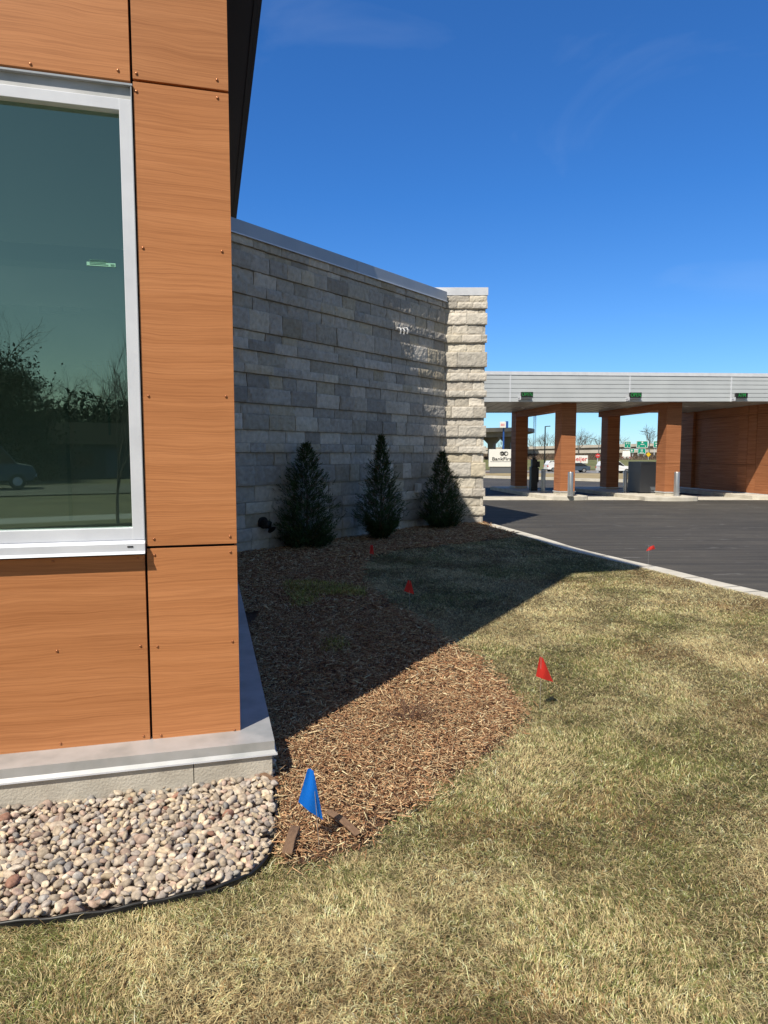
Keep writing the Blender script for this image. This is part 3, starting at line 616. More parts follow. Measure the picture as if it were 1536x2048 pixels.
# soffit and fascia
FL, FR_, FD, BD = -.5, 22.0, 24.10, 30.6
def fy(x): return FD + .05 - (x - 6) * 0.02
def ftop(x): return 4.465 - (x - 3.6) * .010
M_sof = noisy('soffit_metal', [(.4, (.40, .38, .34)), (.6, (.5, .48, .44))], scale=2, rough=.4, metal=.4)
mb = MB(); slabz(mb, [loc(Vector((FL, fy(FL) + .1, 0))), loc(Vector((FR_, fy(FR_) + .1, 0))), loc(Vector((FR_, BD, 0))), loc(Vector((FL - 1, BD, 0)))], SOF, SOF + .06)
for k in range(60):
    x = FL + .2 + k * .375; mb.box((x - 8.5, fy(x) + .12 - DT.location.y, SOF - ASPH - .012), (x - 8.5 + .02, BD - DT.location.y, SOF - ASPH + .01))
mb.build('soffit', M_sof, DT)
M_fas = noisy('fascia_metal', [(.35, (.56, .59, .62)), (.65, (.62, .65, .68))], scale=1.5, rough=.42, metal=.2)
bands = [0, .19, .36, .53, .68, .83, 1.0]
for k in range(6):
    # stacked horizontal ribs with thin dark joints
    mb = MB()
    for (xa, xb) in ((FL, 4.46), (4.472, 8.66), (8.672, 12.2), (12.212, 16.3), (16.312, FR_)):
        q = []
        for x in (xa, xb):
            T = ftop(x) - .12; B = 3.39; y = fy(x) - DT.location.y
            z0 = B + (T - B) * k / 6 + .009; z1 = B + (T - B) * (k + 1) / 6 - .009
            q += [(x - 8.5, y, z0 - ASPH), (x - 8.5, y, z1 - ASPH), (x - 8.5, y + .05, z1 - ASPH + .01), (x - 8.5, y + .05, z0 - ASPH - .01)]
        mb.add(q, [(0, 4, 5, 1), (1, 5, 6, 2), (0, 3, 7, 4), (0, 1, 2, 3), (4, 7, 6, 5)])
    mb.build('fascia_rib', M_fas, DT)
mb = MB(); q = []
for x in (FL, FR_): y = fy(x) + .045 - DT.location.y; q += [(x - 8.5, y, 3.395 - ASPH), (x - 8.5, y, ftop(x) - .02 - ASPH), (x - 8.5, y + .1, ftop(x) - .02 - ASPH), (x - 8.5, y + .1, 3.395 - ASPH)]
mb.add(q, [(0, 4, 5, 1), (1, 5, 6, 2), (2, 6, 7, 3), (3, 7, 4, 0)]); mb.build('fascia_backing', mat('joint_backing_metal', (.17, .18, .2), .6), DT)  # darker metal behind the rib joints
mb = MB(); q = []
for x in (FL, FR_): y = fy(x) - .02 - DT.location.y; q += [(x - 8.5, y, ftop(x) - .12 - ASPH), (x - 8.5, y, ftop(x) - ASPH), (x - 8.5, y + .3, ftop(x) - ASPH + .01), (x - 8.5, y + .3, ftop(x) - .12 - ASPH)]
mb.add(q, [(0, 4, 5, 1), (1, 5, 6, 2), (0, 3, 7, 4)]); mb.build('canopy_coping', M_white_alu, DT)
for x in (4.47, 8.67, 12.21, 16.31):
    mb = MB(); mb.box((x - .02 - 8.5, fy(x) - .012 - DT.location.y, 3.39 - ASPH), (x + .02 - 8.5, fy(x) + .04 - DT.location.y, ftop(x) - .12 - ASPH)); mb.build('fascia_joint_cover', M_white_alu, DT)
mb = MB(); slabz(mb, [loc(Vector((FL, BD + .001, 0))), loc(Vector((FR_, BD + .001, 0))), loc(Vector((FR_, BD + .1, 0))), loc(Vector((FL - 1, BD + .1, 0)))], 3.40, 4.3); slabz(mb, [loc(Vector((FL - .1, FD + .25, 0))), loc(Vector((FR_, FD + .25, 0))), loc(Vector((FR_, BD, 0))), loc(Vector((FL - 1, BD, 0)))], 4.2, 4.3); mb.build('roof_deck', M_dark, DT)
for x, y in ((11.9, 26.8), (5.6, 27.5), (8.9, 27.3)):
    mb = MB(); mb.tube([loc(Vector((x, y, 0))) + Vector((0, 0, SOF - ASPH - .015)), loc(Vector((x, y, 0))) + Vector((0, 0, SOF - ASPH))], .09, 16); mb.build('downlight', M_white_alu, DT)
# wood clad teller wall on the right lane
TW = empty('teller_wall', (14.3, 25.2, ASPH), 0, 'wood clad building wall closing the right end of the drive-through', 'wall')
A0 = Vector((14.3, 25.2, 0)) - LD * .9
def tl(P): return Vector((P.x - 14.3, P.y - 25.2, 0))
LN = Vector((-LD.y, LD.x, 0))
segs = [(-.9, .55, .10), (.57, 1.05, .10), (1.07, 1.60, .10), (1.62, 4.2, 0), (4.22, 4.85, -.14), (4.87, 7.2, 0)]
base = Vector((14.3, 25.2, 0))
for s0, s1, out in segs:
    P = [base + LD * s0 + LN * out, base + LD * s1 + LN * out, base + LD * s1 - LN * .3, base + LD * s0 - LN * .3]
    mb = MB()
    for a, b in ((.06, 1.13), (1.142, 3.05), (3.062, 3.43)): slabz(mb, [tl(p) for p in P], a, b)
    mb.build('wood_panel', M_wood2, TW)
P = [base - LD * .9 - LN * .2, base + LD * 7.2 - LN * .2, base + LD * 7.2 - LN * 5, base - LD * .9 - LN * 5]
mb = MB(); slabz(mb, [tl(p) for p in P], ASPH, 3.43); mb.build('wall_core', M_gap, TW)
P = [base - LD * .92 + LN * .16, base + LD * 7.3 + LN * .16, base + LD * 7.3 - LN * .3, base - LD * .92 - LN * .3]
mb = MB(); slabz(mb, [tl(p) for p in P], .02, .055); mb.build('base_flashing', M_alu, TW)
P = [base - LD * .9 + LN * .10, base + LD * 7.2 + LN * .10, base + LD * 7.2 - LN * .3, base - LD * .9 - LN * .3]
mb = MB(); slabz(mb, [tl(p) for p in P], ASPH, .019); mb.build('foundation', M_conc, TW)
# islands (raised concrete with rounded noses)
def island(name, left, right, d0_, d1_, h=.15):
    P = []; w = right - left
    for k in range(9):
        t = pi * k / 8; P.append(Vector((left + w / 2 - cos(t) * w / 2, d0_ + .28 - sin(t) * .28, 0)))
    P += [Vector((right, d0_ + .3, 0)) + LD * (d1_ - d0_), Vector((left, d0_ + .3, 0)) + LD * (d1_ - d0_)]
    mb = MB(); slab(mb, P, ASPH - .02, ASPH + h); o = mb.build(name, M_walk, bevel=.02); o['kind'] = 'structure'
island('traffic_island', 5.95, 7.45, 24.35, 31.5, .15); island('traffic_island', 9.35, 11.25, 23.85, 31.2, .15); island('traffic_island', 13.55, 16.3, 24.5, 33, .15)
# LED lane signs
def led(px0, px1, py0, py1, txt, lab):
    c = at((px0 + px1) / 2, (py0 + py1) / 2, 23.85); w = (px1 - px0) / F * 23.85; h = (py1 - py0) / F * 23.85
    e = empty('lane_sign', c, 0, lab, 'sign', 'lit lane signs on the canopy fascia')
    mb = MB(); mb.box((-w / 2, -.02, -h / 2), (w / 2, .10, h / 2)); hs = mb.build('housing', M_black, e, bevel=.004)
    mb = MB(); mb.box((-w / 2 - .05, .04, -h / 2 - .03), (w / 2 + .02, .38, -h / 2 - .006)); mb.box((-w / 2 - .04, .0, -h / 2 - .09), (-w / 2 - .005, .36, -h / 2 + .03)); mb.build('bracket', M_white_alu, e)
    cu = bpy.data.curves.new('t', 'FONT'); cu.body = txt; cu.align_x = 'CENTER'; cu.align_y = 'CENTER'; cu.size = h * 1.02; cu.extrude = .003; cu.offset = -.007; cu.space_character = 1.1
    t = bpy.data.objects.new('t', cu); me = bpy.data.meshes.new_from_object(t); bpy.data.objects.remove(t)
    o = bpy.data.objects.new('lettering', me); COL.objects.link(o); o.parent = e; o.rotation_euler = (pi / 2, 0, 0); o.location = (0, -.026, 0); me.materials.append(M_led)
    xs_ = [v.co.x for v in me.vertices]; o.scale = (w * .84 / (max(xs_) - min(xs_)) if len(txt) > 3 else w * .60 / (max(xs_) - min(xs_)), 1, 1)
led(1042.5, 1066, 784, 794, 'OPEN', 'green lit OPEN sign on the fascia, nearest the stone pier')
led(1260, 1283, 785, 795.5, 'OPEN', 'green lit OPEN sign on the fascia over the middle lane, beside the far wood pillars')
led(1472, 1495, 786, 796, 'ATM', 'green lit ATM sign on the fascia at far right')
# bollards
def bollard(px, pyb, z, w, h, lab):
    p = gp(px, pyb, z); e = empty('bollard', p, 0, lab, 'bollard', 'stainless steel bollards on the islands')
    mb = MB(); prof = [(w, 0), (w, h - .02), (w * .93, h - .004), (w * .5, h + .002)]
    n = 24; vs = []; fs = []
    for r, zz in prof:
        for k in range(n): vs.append((r * cos(2 * pi * k / n), r * sin(2 * pi * k / n), zz))
    for j in range(len(prof) - 1):
        for k in range(n): fs.append((j * n + k, j * n + (k + 1) % n, (j + 1) * n + (k + 1) % n, (j + 1) * n + k))
    fs.append(tuple((len(prof) - 1) * n + k for k in range(n))); mb.add(vs, fs); mb.build('post', M_steel, e, smooth=True)
    mb = MB(); mb.tube([(0, 0, 0), (0, 0, .025)], w * 1.18, 24); mb.build('base_collar', M_steel, e)
bollard(1140.5, 992.5, .03, .098, .88, 'stainless bollard before the front wood pillar of the first island')
bollard(1352.5, 992.3, .03, .10, .88, 'stainless bollard at the right front foot of the second island pillar')
bollard(1290, 985.8, .03, .085, .86, 'stainless bollard standing before the dark grey cabinet')
bollard(1250, 984.5, .03, .08, .86, 'stainless bollard left of the dark grey cabinet')
bollard(1086, 982.3, .03, .09, .90, 'stainless bollard right of the black lane terminal')
# dark grey cabinet
cf = gp(1280, 986.5, .03); e = empty('equipment_cabinet', cf, 0, 'dark grey metal cabinet on the second island, behind a steel bollard', 'cabinet')
mb = MB(); slab(mb, [Vector((0, 0, 0)), Vector((.66, .02, 0)), Vector((.66, .02, 0)) + LD * 1.0, LD * 1.0], .03, 1.22); mb.build('body', M_dgrey, e, bevel=.008)
mb = MB(); slab(mb, [Vector((.03, .03, 0)), Vector((.63, .05, 0)), Vector((.63, .05, 0)) + LD * .9, LD * .9 + Vector((.03, .03, 0))], 0, .03); mb.build('base', M_black, e)
mb = MB(); mb.box((.06, -.012, .12), (.60, .0, 1.12)); mb.build('door', M_dgrey, e, bevel=.003)
# lane terminal with its pneumatic tube
tb = gp(1068, 981.5, .03); e = empty('lane_terminal', tb, 0, 'black drive-up teller terminal under a clear pneumatic tube', 'teller machine')
mb = MB(); mb.box((-.15, -.12, 0), (.12, .3, 1.0)); mb.box((-.11, -.10, 1.0), (.10, .25, 1.30)); mb.build('body', M_black, e, bevel=.02)
mb = MB(); mb.box((.09, -.14, .98), (.20, .1, 1.22)); mb.build('hood', M_black, e, bevel=.02)
mb = MB(); mb.box((.10, -.1, .35), (.17, .16, .95)); mb.build('tray', M_black, e, bevel=.02)
mb = MB(); mb.tube([(0, .1, 1.3), (0, .1, 1.38)], .07, 16); mb.build('collar', M_black, e)
mb = MB(); mb.tube([(0, .1, SOF - .12), (0, .1, SOF - .03)], .07, 16); mb.build('collar', M_black, e)
M_clear = bpy.data.materials.new('clear_tube'); M_clear.use_nodes = True
_n = M_clear.node_tree; _n.nodes.remove(_n.nodes['Principled BSDF'])
_t = N(M_clear, 'ShaderNodeBsdfTransparent'); _t.inputs[0].default_value = (.88, .90, .93, 1); _g = N(M_clear, 'ShaderNodeBsdfGlossy', Roughness=.05); _d = N(M_clear, 'ShaderNodeLayerWeight', Blend=.35); _x = N(M_clear, 'ShaderNodeMixShader')
Lk(M_clear, _d.outputs['Facing'], _x.inputs[0]); Lk(M_clear, _t.outputs[0], _x.inputs[1]); Lk(M_clear, _g.outputs[0], _x.inputs[2]); Lk(M_clear, _x.outputs[0], _n.nodes['Material Output'].inputs[0])
mb = MB(); mb.tube([(0, .1, 1.38), (0, .1, SOF - .12)], .055, 20); mb.build('tube', M_clear, e, smooth=True)

# ---------------------------------------------------------------- writing helper
def text(body, size, m, parent, locn, rot=(pi / 2, 0, 0), sx=None, align='CENTER', name='lettering', ext=.01, bold=0):
    cu = bpy.data.curves.new('t', 'FONT'); cu.body = body; cu.align_x = align; cu.align_y = 'CENTER'; cu.size = size; cu.extrude = ext; cu.offset = bold
    t = bpy.data.objects.new('t', cu); me = bpy.data.meshes.new_from_object(t); bpy.data.objects.remove(t)
    o = bpy.data.objects.new(name, me); COL.objects.link(o); o.parent = parent; o.rotation_euler = rot; o.location = locn; me.materials.append(m)
    if sx: x = [v.co.x for v in me.vertices]; k = sx / (max(x) - min(x)); o.scale = (k, k if size == 0 else 1, 1)
    return o
# bank sign
D_ = 58.0; c = at(1007, 916, D_); k = D_ / F
e = empty('bank_sign', Vector((c.x, D_, -.12)), 0, 'white monument sign with linked rings and BankFirst lettering', 'sign')
w = 57 * k; zt_ = at(1007, 898.5, D_).z + .12; zb2 = at(1007, 933.5, D_).z + .12
mb = MB(); mb.box((-w / 2, 0, zb2), (w / 2, .35, zt_)); mb.build('sign_panel', M_signw, e, bevel=.02)
mb = MB(); mb.box((-w / 2 + .1, .06, 0), (w / 2 - .1, .3, zb2)); mb.build('sign_base', M_dgrey, e)
mb = MB(); mb.box((-w / 2 + .1, -.012, zb2 + .42), (w / 2 - .1, -.002, zb2 + .45)); mb.build('sign_rule', M_dgrey, e)
text('BankFirst', .40, M_ink, e, (-.08, -.015, zt_ - .83), sx=42 * k, bold=.002)
mb = MB()
for cx_, r_ in ((-.16, .155), (.16, .155), (-.16, .075)):
    pts = [(cx_ + .03 + r_ * 1.15 * cos(t), -.02, zt_ - .36 + r_ * sin(t)) for t in np.linspace(0, 2 * pi, 21)]
    mb.tube(pts, .026, 6, cap=False)
mb.tube([(-.02 - .09, -.02, zt_ - .25), (.17, -.02, zt_ - .5)], .026, 6); mb.tube([(.17, -.02, zt_ - .25), (-.09, -.02, zt_ - .5)], .026, 6)
mb.build('emblem', M_ink, e)
# supermarket sign
D_ = 118.0; k = D_ / F; c = at(1157, 919, D_)
e = empty('store_sign', Vector((c.x, D_, -1.0)), 0, 'white roadside sign with red lowercase meijer lettering', 'sign')
w = 38 * k; zc = c.z + 1.0
mb = MB(); mb.box((-w / 2, 0, zc - 8 * k), (w / 2, .4, zc + 8 * k)); mb.build('sign_panel', M_signw, e, bevel=.06)
text('meijer', 1.1, M_red, e, (0.1, -.02, zc + .08), sx=32 * k, bold=.008)
mb = MB(); mb.box((-w / 2 + .3, .1, 0), (w / 2 - .3, .35, zc - 8 * k)); mb.build('sign_base', M_bridge2, e)
# gas sign
D_ = 150.0; k = D_ / F; c = at(1008.5, 849.5, D_)
e = empty('pylon_sign', Vector((c.x, D_, 0)), 0, 'tall blue pole topped by white and blue box sign near the flyover', 'sign')
mb = MB(); mb.box((-8.5 * k, 0, c.z - 6 * k), (3.5 * k, .5, c.z + 6 * k)); mb.build('sign_face', M_signw, e, bevel=.05)
mb = MB(); mb.box((3.6 * k, 0, c.z - 6 * k), (8 * k, 3, c.z + 7 * k)); mb.build('sign_side', M_blue, e)
mb = MB(); 
for i in range(3): mb.box((-6.8 * k + i * 2.6 * k, -.02, c.z - 2.4 * k), (-4.9 * k + i * 2.6 * k, -.005, c.z + 2.2 * k))
mb.build('sign_print', mat('faded_red', (.7, .25, .28), .6), e)
mb = MB(); mb.box((-1.4 * k, .6, -.3), (1.4 * k, .9, c.z)); mb.build('pole', M_blue, e)
# flyover on hammerhead piers
FB = empty('flyover_bridge', (15, 160, 1), 0, 'dark concrete flyover bridge on hammerhead piers, seen left of the pillars', 'bridge')
path = [at(860, 864, 150), at(920, 864, 152), at(965, 862, 156), at(995, 863, 162), at(1020, 865, 172), at(1034, 867, 186), at(1036, 870, 205), at(1022, 873, 235)]
path = smoothline([p for p in path], 5); zl = np.linspace(at(968, 862, 156).z, at(968, 862, 156).z + 2.2, len(path))
lf = offset(path, 4.5); rt = offset(path, -4.5); li = offset(path, 2.6); ri = offset(path, -2.6)
mb = MB(); n = len(path); vs = []
OFF = Vector((15, 160, 1))
for i in range(n):
    z = zl[i]
    for P, dz in ((lf, 0), (rt, 0), (rt, -.9), (ri, -1.0), (ri, -2.1), (li, -2.1), (li, -1.0), (lf, -.9)): vs.append(Vector((P[i].x, P[i].y, z + dz)) - OFF)
fs = [(i * 8 + j, i * 8 + (j + 1) % 8, (i + 1) * 8 + (j + 1) % 8, (i + 1) * 8 + j) for i in range(n - 1) for j in range(8)]
mb.add(vs, fs); mb.build('deck', M_bridge2, FB)
for i in (7, 13, 19, 27):
    p = path[i]; z = zl[i] - 2.11; t = (path[i + 1] - path[i]).normalized(); a = atan2(t.y, t.x) + pi / 2
    T = Matrix.Translation(Vector((p.x, p.y, 0)) - OFF) @ Matrix.Rotation(a, 4, 'Z')
    mb = MB(); vs = [T @ Vector(q) for q in [(-1.9, -.7, z), (1.9, -.7, z), (1.9, -.7, z - .5), (.75, -.7, z - 1.6), (.62, -.7, -.5), (-.62, -.7, -.5), (-.75, -.7, z - 1.6), (-1.9, -.7, z - .5)]]
    vs += [T @ Vector(q) for q in [(-1.9, .7, z), (1.9, .7, z), (1.9, .7, z - .5), (.75, .7, z - 1.6), (.62, .7, -.5), (-.62, .7, -.5), (-.75, .7, z - 1.6), (-1.9, .7, z - .5)]]
    mb.add(vs, [tuple(range(8)), tuple(range(15, 7, -1))] + [(i_, (i_ + 1) % 8, 8 + (i_ + 1) % 8, 8 + i_) for i_ in range(8)]); mb.build('pier', M_bridge2, FB)
# two long low overpasses
def overpass(D, y_top_l, y_top_r, th, m, lab, xr=(900, 1420), rail=.9):
    a = at(xr[0], y_top_l, D); b = at(xr[1], y_top_r, D); e = empty('overpass', Vector((a.x, D, 0)), 0, lab, 'bridge', 'concrete overpasses of the motorway')
    mb = MB(); q = [Vector((0, 0, a.z)), Vector((b.x - a.x, 0, b.z))]
    mb.add([q[0], q[1], q[1] - Vector((0, 0, rail)), q[0] - Vector((0, 0, rail)), q[0] + Vector((0, .4, 0)), q[1] + Vector((0, .4, 0)), q[1] + Vector((0, .4, -rail)), q[0] + Vector((0, .4, -rail))], [(0, 3, 2, 1), (0, 1, 5, 4), (4, 5, 6, 7)]); mb.build('parapet', M_signw if m is None else m, e)
    mb = MB(); r0 = q[0] - Vector((0, -.5, rail + .02)); r1 = q[1] - Vector((0, -.5, rail + .02)); dn = Vector((0, 0, -th)); bk = Vector((0, 9, 0))
    mb.add([r0, r1, r1 + dn, r0 + dn, r0 + bk, r1 + bk, r1 + bk + dn, r0 + bk + dn], [(0, 3, 2, 1), (0, 1, 5, 4), (3, 7, 6, 2)]); mb.build('girder', M_bridge2, e)
    for i in range(7):
        x = (b.x - a.x) * (i + .5) / 7; z = a.z + (b.z - a.z) * (i + .5) / 7 - rail - th
        mb = MB(); mb.box((x - .7, 3, -1.5), (x + .7, 4.5, z)); mb.box((x - 2, 2.8, z - .6), (x + 2, 4.7, z - .001)); mb.build('pier', M_bridge, e)
overpass(235, 897, 884, .8, M_bridge, 'long pale concrete overpass with a bright parapet, the higher of the two')
overpass(205, 903, 897.5, .7, M_bridge, 'pale concrete overpass running below the higher one, nearer the brush')
# brush slope under the bridges
M_brush = colmat('brush', 1, .3, 2, 0)
def scatter_twigs(name, n, xr, yr, h, cols, zf, wid):
    P = np.stack([rng.uniform(*xr, n), rng.uniform(*yr, n)], 1); z = np.interp(P[:, 1], ys, zs); hh = h * rng.uniform(.4, 1, n)
    an = rng.uniform(0, 2 * pi, n); le = rng.normal(0, .45, (n, 2)) * hh[:, None]; w = wid * rng.uniform(.5, 1.2, n)
    V = np.zeros((n, 4, 3)); V[:, 0] = np.stack([P[:, 0] - w * np.cos(an), P[:, 1] - w * np.sin(an), z], 1); V[:, 1] = np.stack([P[:, 0] + w * np.cos(an), P[:, 1] + w * np.sin(an), z], 1)
    V[:, 2] = np.stack([P[:, 0] + le[:, 0] + w * .3, P[:, 1] + le[:, 1], z + hh], 1); V[:, 3] = np.stack([P[:, 0] + le[:, 0] - w * .3, P[:, 1] + le[:, 1], z + hh], 1)
    C = np.array(cols)[rng.integers(0, len(cols), n)]; C = np.repeat(C * rng.uniform(.7, 1.2, (n, 1)), 4, 0)
    return bulk(name, V.reshape(-1, 3), np.arange(n * 4).reshape(n, 4), C, M_brush)
o = scatter_twigs('brush', 26000, (15, 100), (150, 200), 1.1, [(.22, .16, .12), (.16, .12, .10), (.28, .2, .15), (.12, .11, .07)], None, .07); tag(o, 'brown leafless brush covering the slope below the overpasses', 'brush', kind='stuff')

# ---------------------------------------------------------------- bare trees
def bare_tree(height, seed, levels=5, spread=.55, trunk=.02, n0=4, curve=.12):
    r = random.Random(seed); tm = MB(); cm_ = MB()
    def grow(p, d, L, rad, lev):
        pts = [p]; q = p.copy(); dd = d.copy(); ns = 4
        for i in range(ns):
            dd = (dd + Vector((r.gauss(0, curve), r.gauss(0, curve), r.gauss(0, curve) + .03))).normalized(); q = q + dd * L / ns; pts.append(q.copy())
        rs = [rad * (1 - .55 * i / ns) for i in range(ns + 1)]
        (tm if lev == 0 else cm_).tube(pts, rs, 7 if lev == 0 else (5 if lev < 2 else 3), cap=False)
        if lev < levels:
            k = n0 + (3 if lev == 0 else 0)
            for i in range(k):
                t = r.uniform(.35 if lev else .3, 1) if i else 1.0; j = min(int(t * ns), ns - 1); b = pts[j].lerp(pts[j + 1], t * ns - j)
                ax = Vector((r.gauss(0, 1), r.gauss(0, 1), r.gauss(0, .5))).normalized(); nd = (dd + ax * spread * (1.2 if i else .5)).normalized(); nd.z = abs(nd.z) * .8 + .1 if lev < 2 else nd.z; nd.normalize()
                grow(b, nd, L * r.uniform(.5, .78), rad * (.62 if i == 0 else r.uniform(.3, .5)), lev + 1)
    grow(Vector((0, 0, 0)), Vector((0, 0, 1)), height * .42, height * trunk, 0)
    return tm, cm_
def place_tree(name, p, h, seed, lab, group, **k):
    e = empty(name, p, random.uniform(0, 6), lab, 'tree', group); t, c_ = bare_tree(h, seed, **k)
    t.build('trunk', M_bark, e, smooth=True); c_.build('crown', M_bark, e, smooth=True); return e
def retree(src, p, sc, rot, lab):
    c = copy_tree(src); c.location = p; c.scale = (sc,) * 3; c.rotation_euler = (0, 0, rot); c['label'] = lab; return c
g_bg = 'bare trees along the motorway'
t0 = place_tree('bare_tree', at(1080, 900, 262), 9, 5, 'leafless tree beyond the overpass, just right of the clear pneumatic tube', g_bg, levels=4, n0=4); t0.location.z = 1.5
for i, (px, dist, s, lab) in enumerate(((1068, 275, 1.0, 'small leafless tree beyond the overpass, directly behind the clear tube'), (1092, 258, 1.15, 'leafless tree beyond the overpass behind the dark lamp post'), (1104, 270, 1.1, 'leafless tree beyond the overpass at the left edge of the front pillar'),
        (1158, 180, .95, 'taller leafless tree just right of the front pillar'), (1170, 265, 1.05, 'leafless tree over the overpass above the store sign'), (1182, 262, 1.1, 'leafless tree over the overpass right of the store sign'), (1194, 270, 1.0, 'leafless tree above the stop sign by the dark pillar'),
        (973, 265, 1.1, 'leafless tree seen below the flyover beside the stone pier'), (1001, 270, .9, 'leafless tree between the flyover piers'), (1309, 255, 1.5, 'tall leafless tree behind the green road signs'), (1246, 262, 1.0, 'small leafless tree behind the leftmost green road sign'))):
    p = at(px, 900, dist); p.z = 1.2; retree(t0, p, s, i * 1.3, lab)
# behind the camera, mirrored in the window
g_b = 'bare trees across the street'
tA = place_tree('bare_tree', Vector((-3.4, -46, -.25)), 12.0, 21, 'broad leafless tree reflected at the left of the window', g_b, levels=5, n0=5, spread=.8, trunk=.022)
retree(tA, Vector((1.2, -55, -.25)), .78, 2.0, 'smaller round leafless tree reflected mid window')
retree(tA, Vector((-7.5, -52, -.25)), .9, 4.1, 'leafless tree reflected behind the van')
retree(tA, Vector((5.5, -60, -.25)), .8, 5.2, 'leafless tree reflected near the window frame')
for i, x in enumerate((-13, 9, 15)): retree(tA, Vector((x, -58 - i * 3, -.25)), .85, i, ('leafless tree standing far left across the street', 'leafless tree standing right of the house across the street', 'rightmost leafless tree across the street')[i])
tB = place_tree('young_bare_tree', Vector((.42, -9.6, -.02)), 5.0, 33, 'slender young leafless tree reflected along the window jamb', 'bare trees near the window', levels=4, n0=4, spread=.20, trunk=.008, curve=.06)
# dark hedge of trees across the street
def hedge(name, x0, x1, y, h, n, lab, crown=False):
    P = np.stack([rng.uniform(x0, x1, n), rng.normal(y, 1.5, n), rng.uniform(0, 1, n) ** 1.3 * h], 1); P[:, 2] *= (.75 + .35 * vnoise(P[:, :2], .35, 3))
    if crown:
        cx = np.array([-6.5, -3.2, -1.3])[rng.integers(0, 3, n)]; P[:, 0] = cx + rng.normal(0, 1, n) * np.array([1.6]) * np.sqrt(np.clip(1.15 - P[:, 2] / h, .03, 1))
    w = rng.uniform(.12, .3, n) * (.6 if crown else 1); d = rng.normal(0, 1, (n, 2, 3)); d /= np.linalg.norm(d, axis=2, keepdims=True); V = np.zeros((n, 4, 3))
    V[:, 0] = P - d[:, 0] * w[:, None]; V[:, 1] = P + d[:, 1] * w[:, None] * .5; V[:, 2] = P + d[:, 0] * w[:, None]; V[:, 3] = P - d[:, 1] * w[:, None] * .5
    C = np.repeat(np.array([(.035, .045, .025)]) * rng.uniform(.5, 1.5, (n, 1)), 4, 0)
    o = bulk(name, V.reshape(-1, 3), np.arange(n * 4).reshape(n, 4), C, M_brush); o.location.z = -.25; return tag(o, lab, 'hedge', kind='stuff')
hedge('tree_thicket', -9, -.2, -46, 9.0, 40000, 'tall dark thicket of trees mirrored at the lower left of the window', True)
hedge('evergreen_hedge', -22, 22, -56, 6.5, 60000, 'dark evergreen thicket across the street, mirrored low in the window')
# house across the street
e = empty('house', (5.5, -50, -.25), .1, 'low grey house with gabled roof mirrored in the window', 'house')
mb = MB(); mb.box((-4, -3, 0), (4, 3, 2.6)); mb.build('wall', mat('siding', (.05, .05, .045), .8), e)
mb = MB(); mb.add([(-4.4, -3.4, 2.5), (4.4, -3.4, 2.5), (4.4, 3.4, 2.5), (-4.4, 3.4, 2.5), (-4.4, 0, 4.2), (4.4, 0, 4.2)], [(0, 1, 5, 4), (2, 3, 4, 5), (0, 4, 3), (1, 2, 5), (0, 3, 2, 1)]); mb.build('roof', mat('shingle', (.018, .018, .017), 1, spec=.05), e)
for x in (-2.6, 1.6): mb = MB(); mb.box((x, 3.0, .9), (x + 1.1, 3.04, 2.0)); mb.build('window', M_cglass, e)
mb = MB(); mb.box((-.6, 3.0, .1), (.3, 3.05, 2.1)); mb.build('door', mat('shed_door', (.12, .12, .11), .7), e)

# ---------------------------------------------------------------- vehicles
def vehicle(p, rot, prof, glassprof, width, paint, name, lab, wheels, wr=.33, lights=True):
    e = empty(name, p, rot, lab, 'car' if name != 'parked_van' else 'van')
    def ext(mb, P, w, inset=0, zmid=None):
        n = len(P); vs = [(x, -w / 2 + (inset if zmid and z > zmid else 0), z) for x, z in P] + [(x, w / 2 - (inset if zmid and z > zmid else 0), z) for x, z in P]
        mb.add(vs, [tuple(range(n)), tuple(range(2 * n - 1, n - 1, -1))] + [(i, n + i, n + (i + 1) % n, (i + 1) % n) for i in range(n)])
    mb = MB(); ext(mb, prof, width, .14, prof[2][1] if False else .95); mb.build('body', paint, e, bevel=.05)
    mb = MB()
    ext(mb, glassprof, width - .26); mb.build('window', M_cglass, e)
    for wx in wheels:
        for s in (-1, 1):
            mb = MB(); mb.tube([(wx, s * (width / 2 - .2), wr), (wx, s * (width / 2 + .01), wr)], wr, 18); w_ = mb.build('wheel', M_tyre, e)
            mb = MB(); mb.tube([(wx, s * (width / 2), wr), (wx, s * (width / 2 + .02), wr)], wr * .6, 14); mb.build('rim', M_steel, w_)
    xr_ = max(x for x, z in prof); xl = min(x for x, z in prof)
    for s in (-1, 1):
        mb = MB(); mb.box((xl - .02, s * (width / 2 - .18) - .12, .75), (xl + .1, s * (width / 2 - .18) + .12, .95)); mb.build('tail_light', M_red, e)
        mb = MB(); mb.box((xr_ - .1, s * (width / 2 - .2) - .14, .62), (xr_ + .015, s * (width / 2 - .2) + .14, .76)); mb.build('headlight', M_signw, e)
    return e
SUV = [(-2.25, .35), (2.2, .35), (2.3, .7), (2.2, .95), (1.2, 1.05), (.5, 1.62), (-1.9, 1.66), (-2.25, 1.05)]
SUVG = [(1.15, 1.0), (.48, 1.56), (-1.85, 1.58), (-2.27, 1.02)]
SED = [(-2.3, .32), (2.25, .32), (2.35, .6), (2.2, .82), (1.0, .96), (.3, 1.38), (-1.1, 1.4), (-1.9, .98), (-2.3, .92)]
SEDG = [(.95, .95), (.28, 1.34), (-1.08, 1.36), (-1.85, .95)]
P_w = mat('white_car_paint', (.75, .75, .75), .25); P_d = mat('dark_car_paint', (.05, .07, .10), .25)
def gcar(px, d, *a): 
    p = at(px, 900, d); p.z = -1.1; return vehicle(p, *a)
gcar(1121, 102, .12, SUV, SUVG, 1.85, P_w, 'parked_car', 'white hatchback showing a red tail light, left of the front pillar', (-1.4, 1.4))
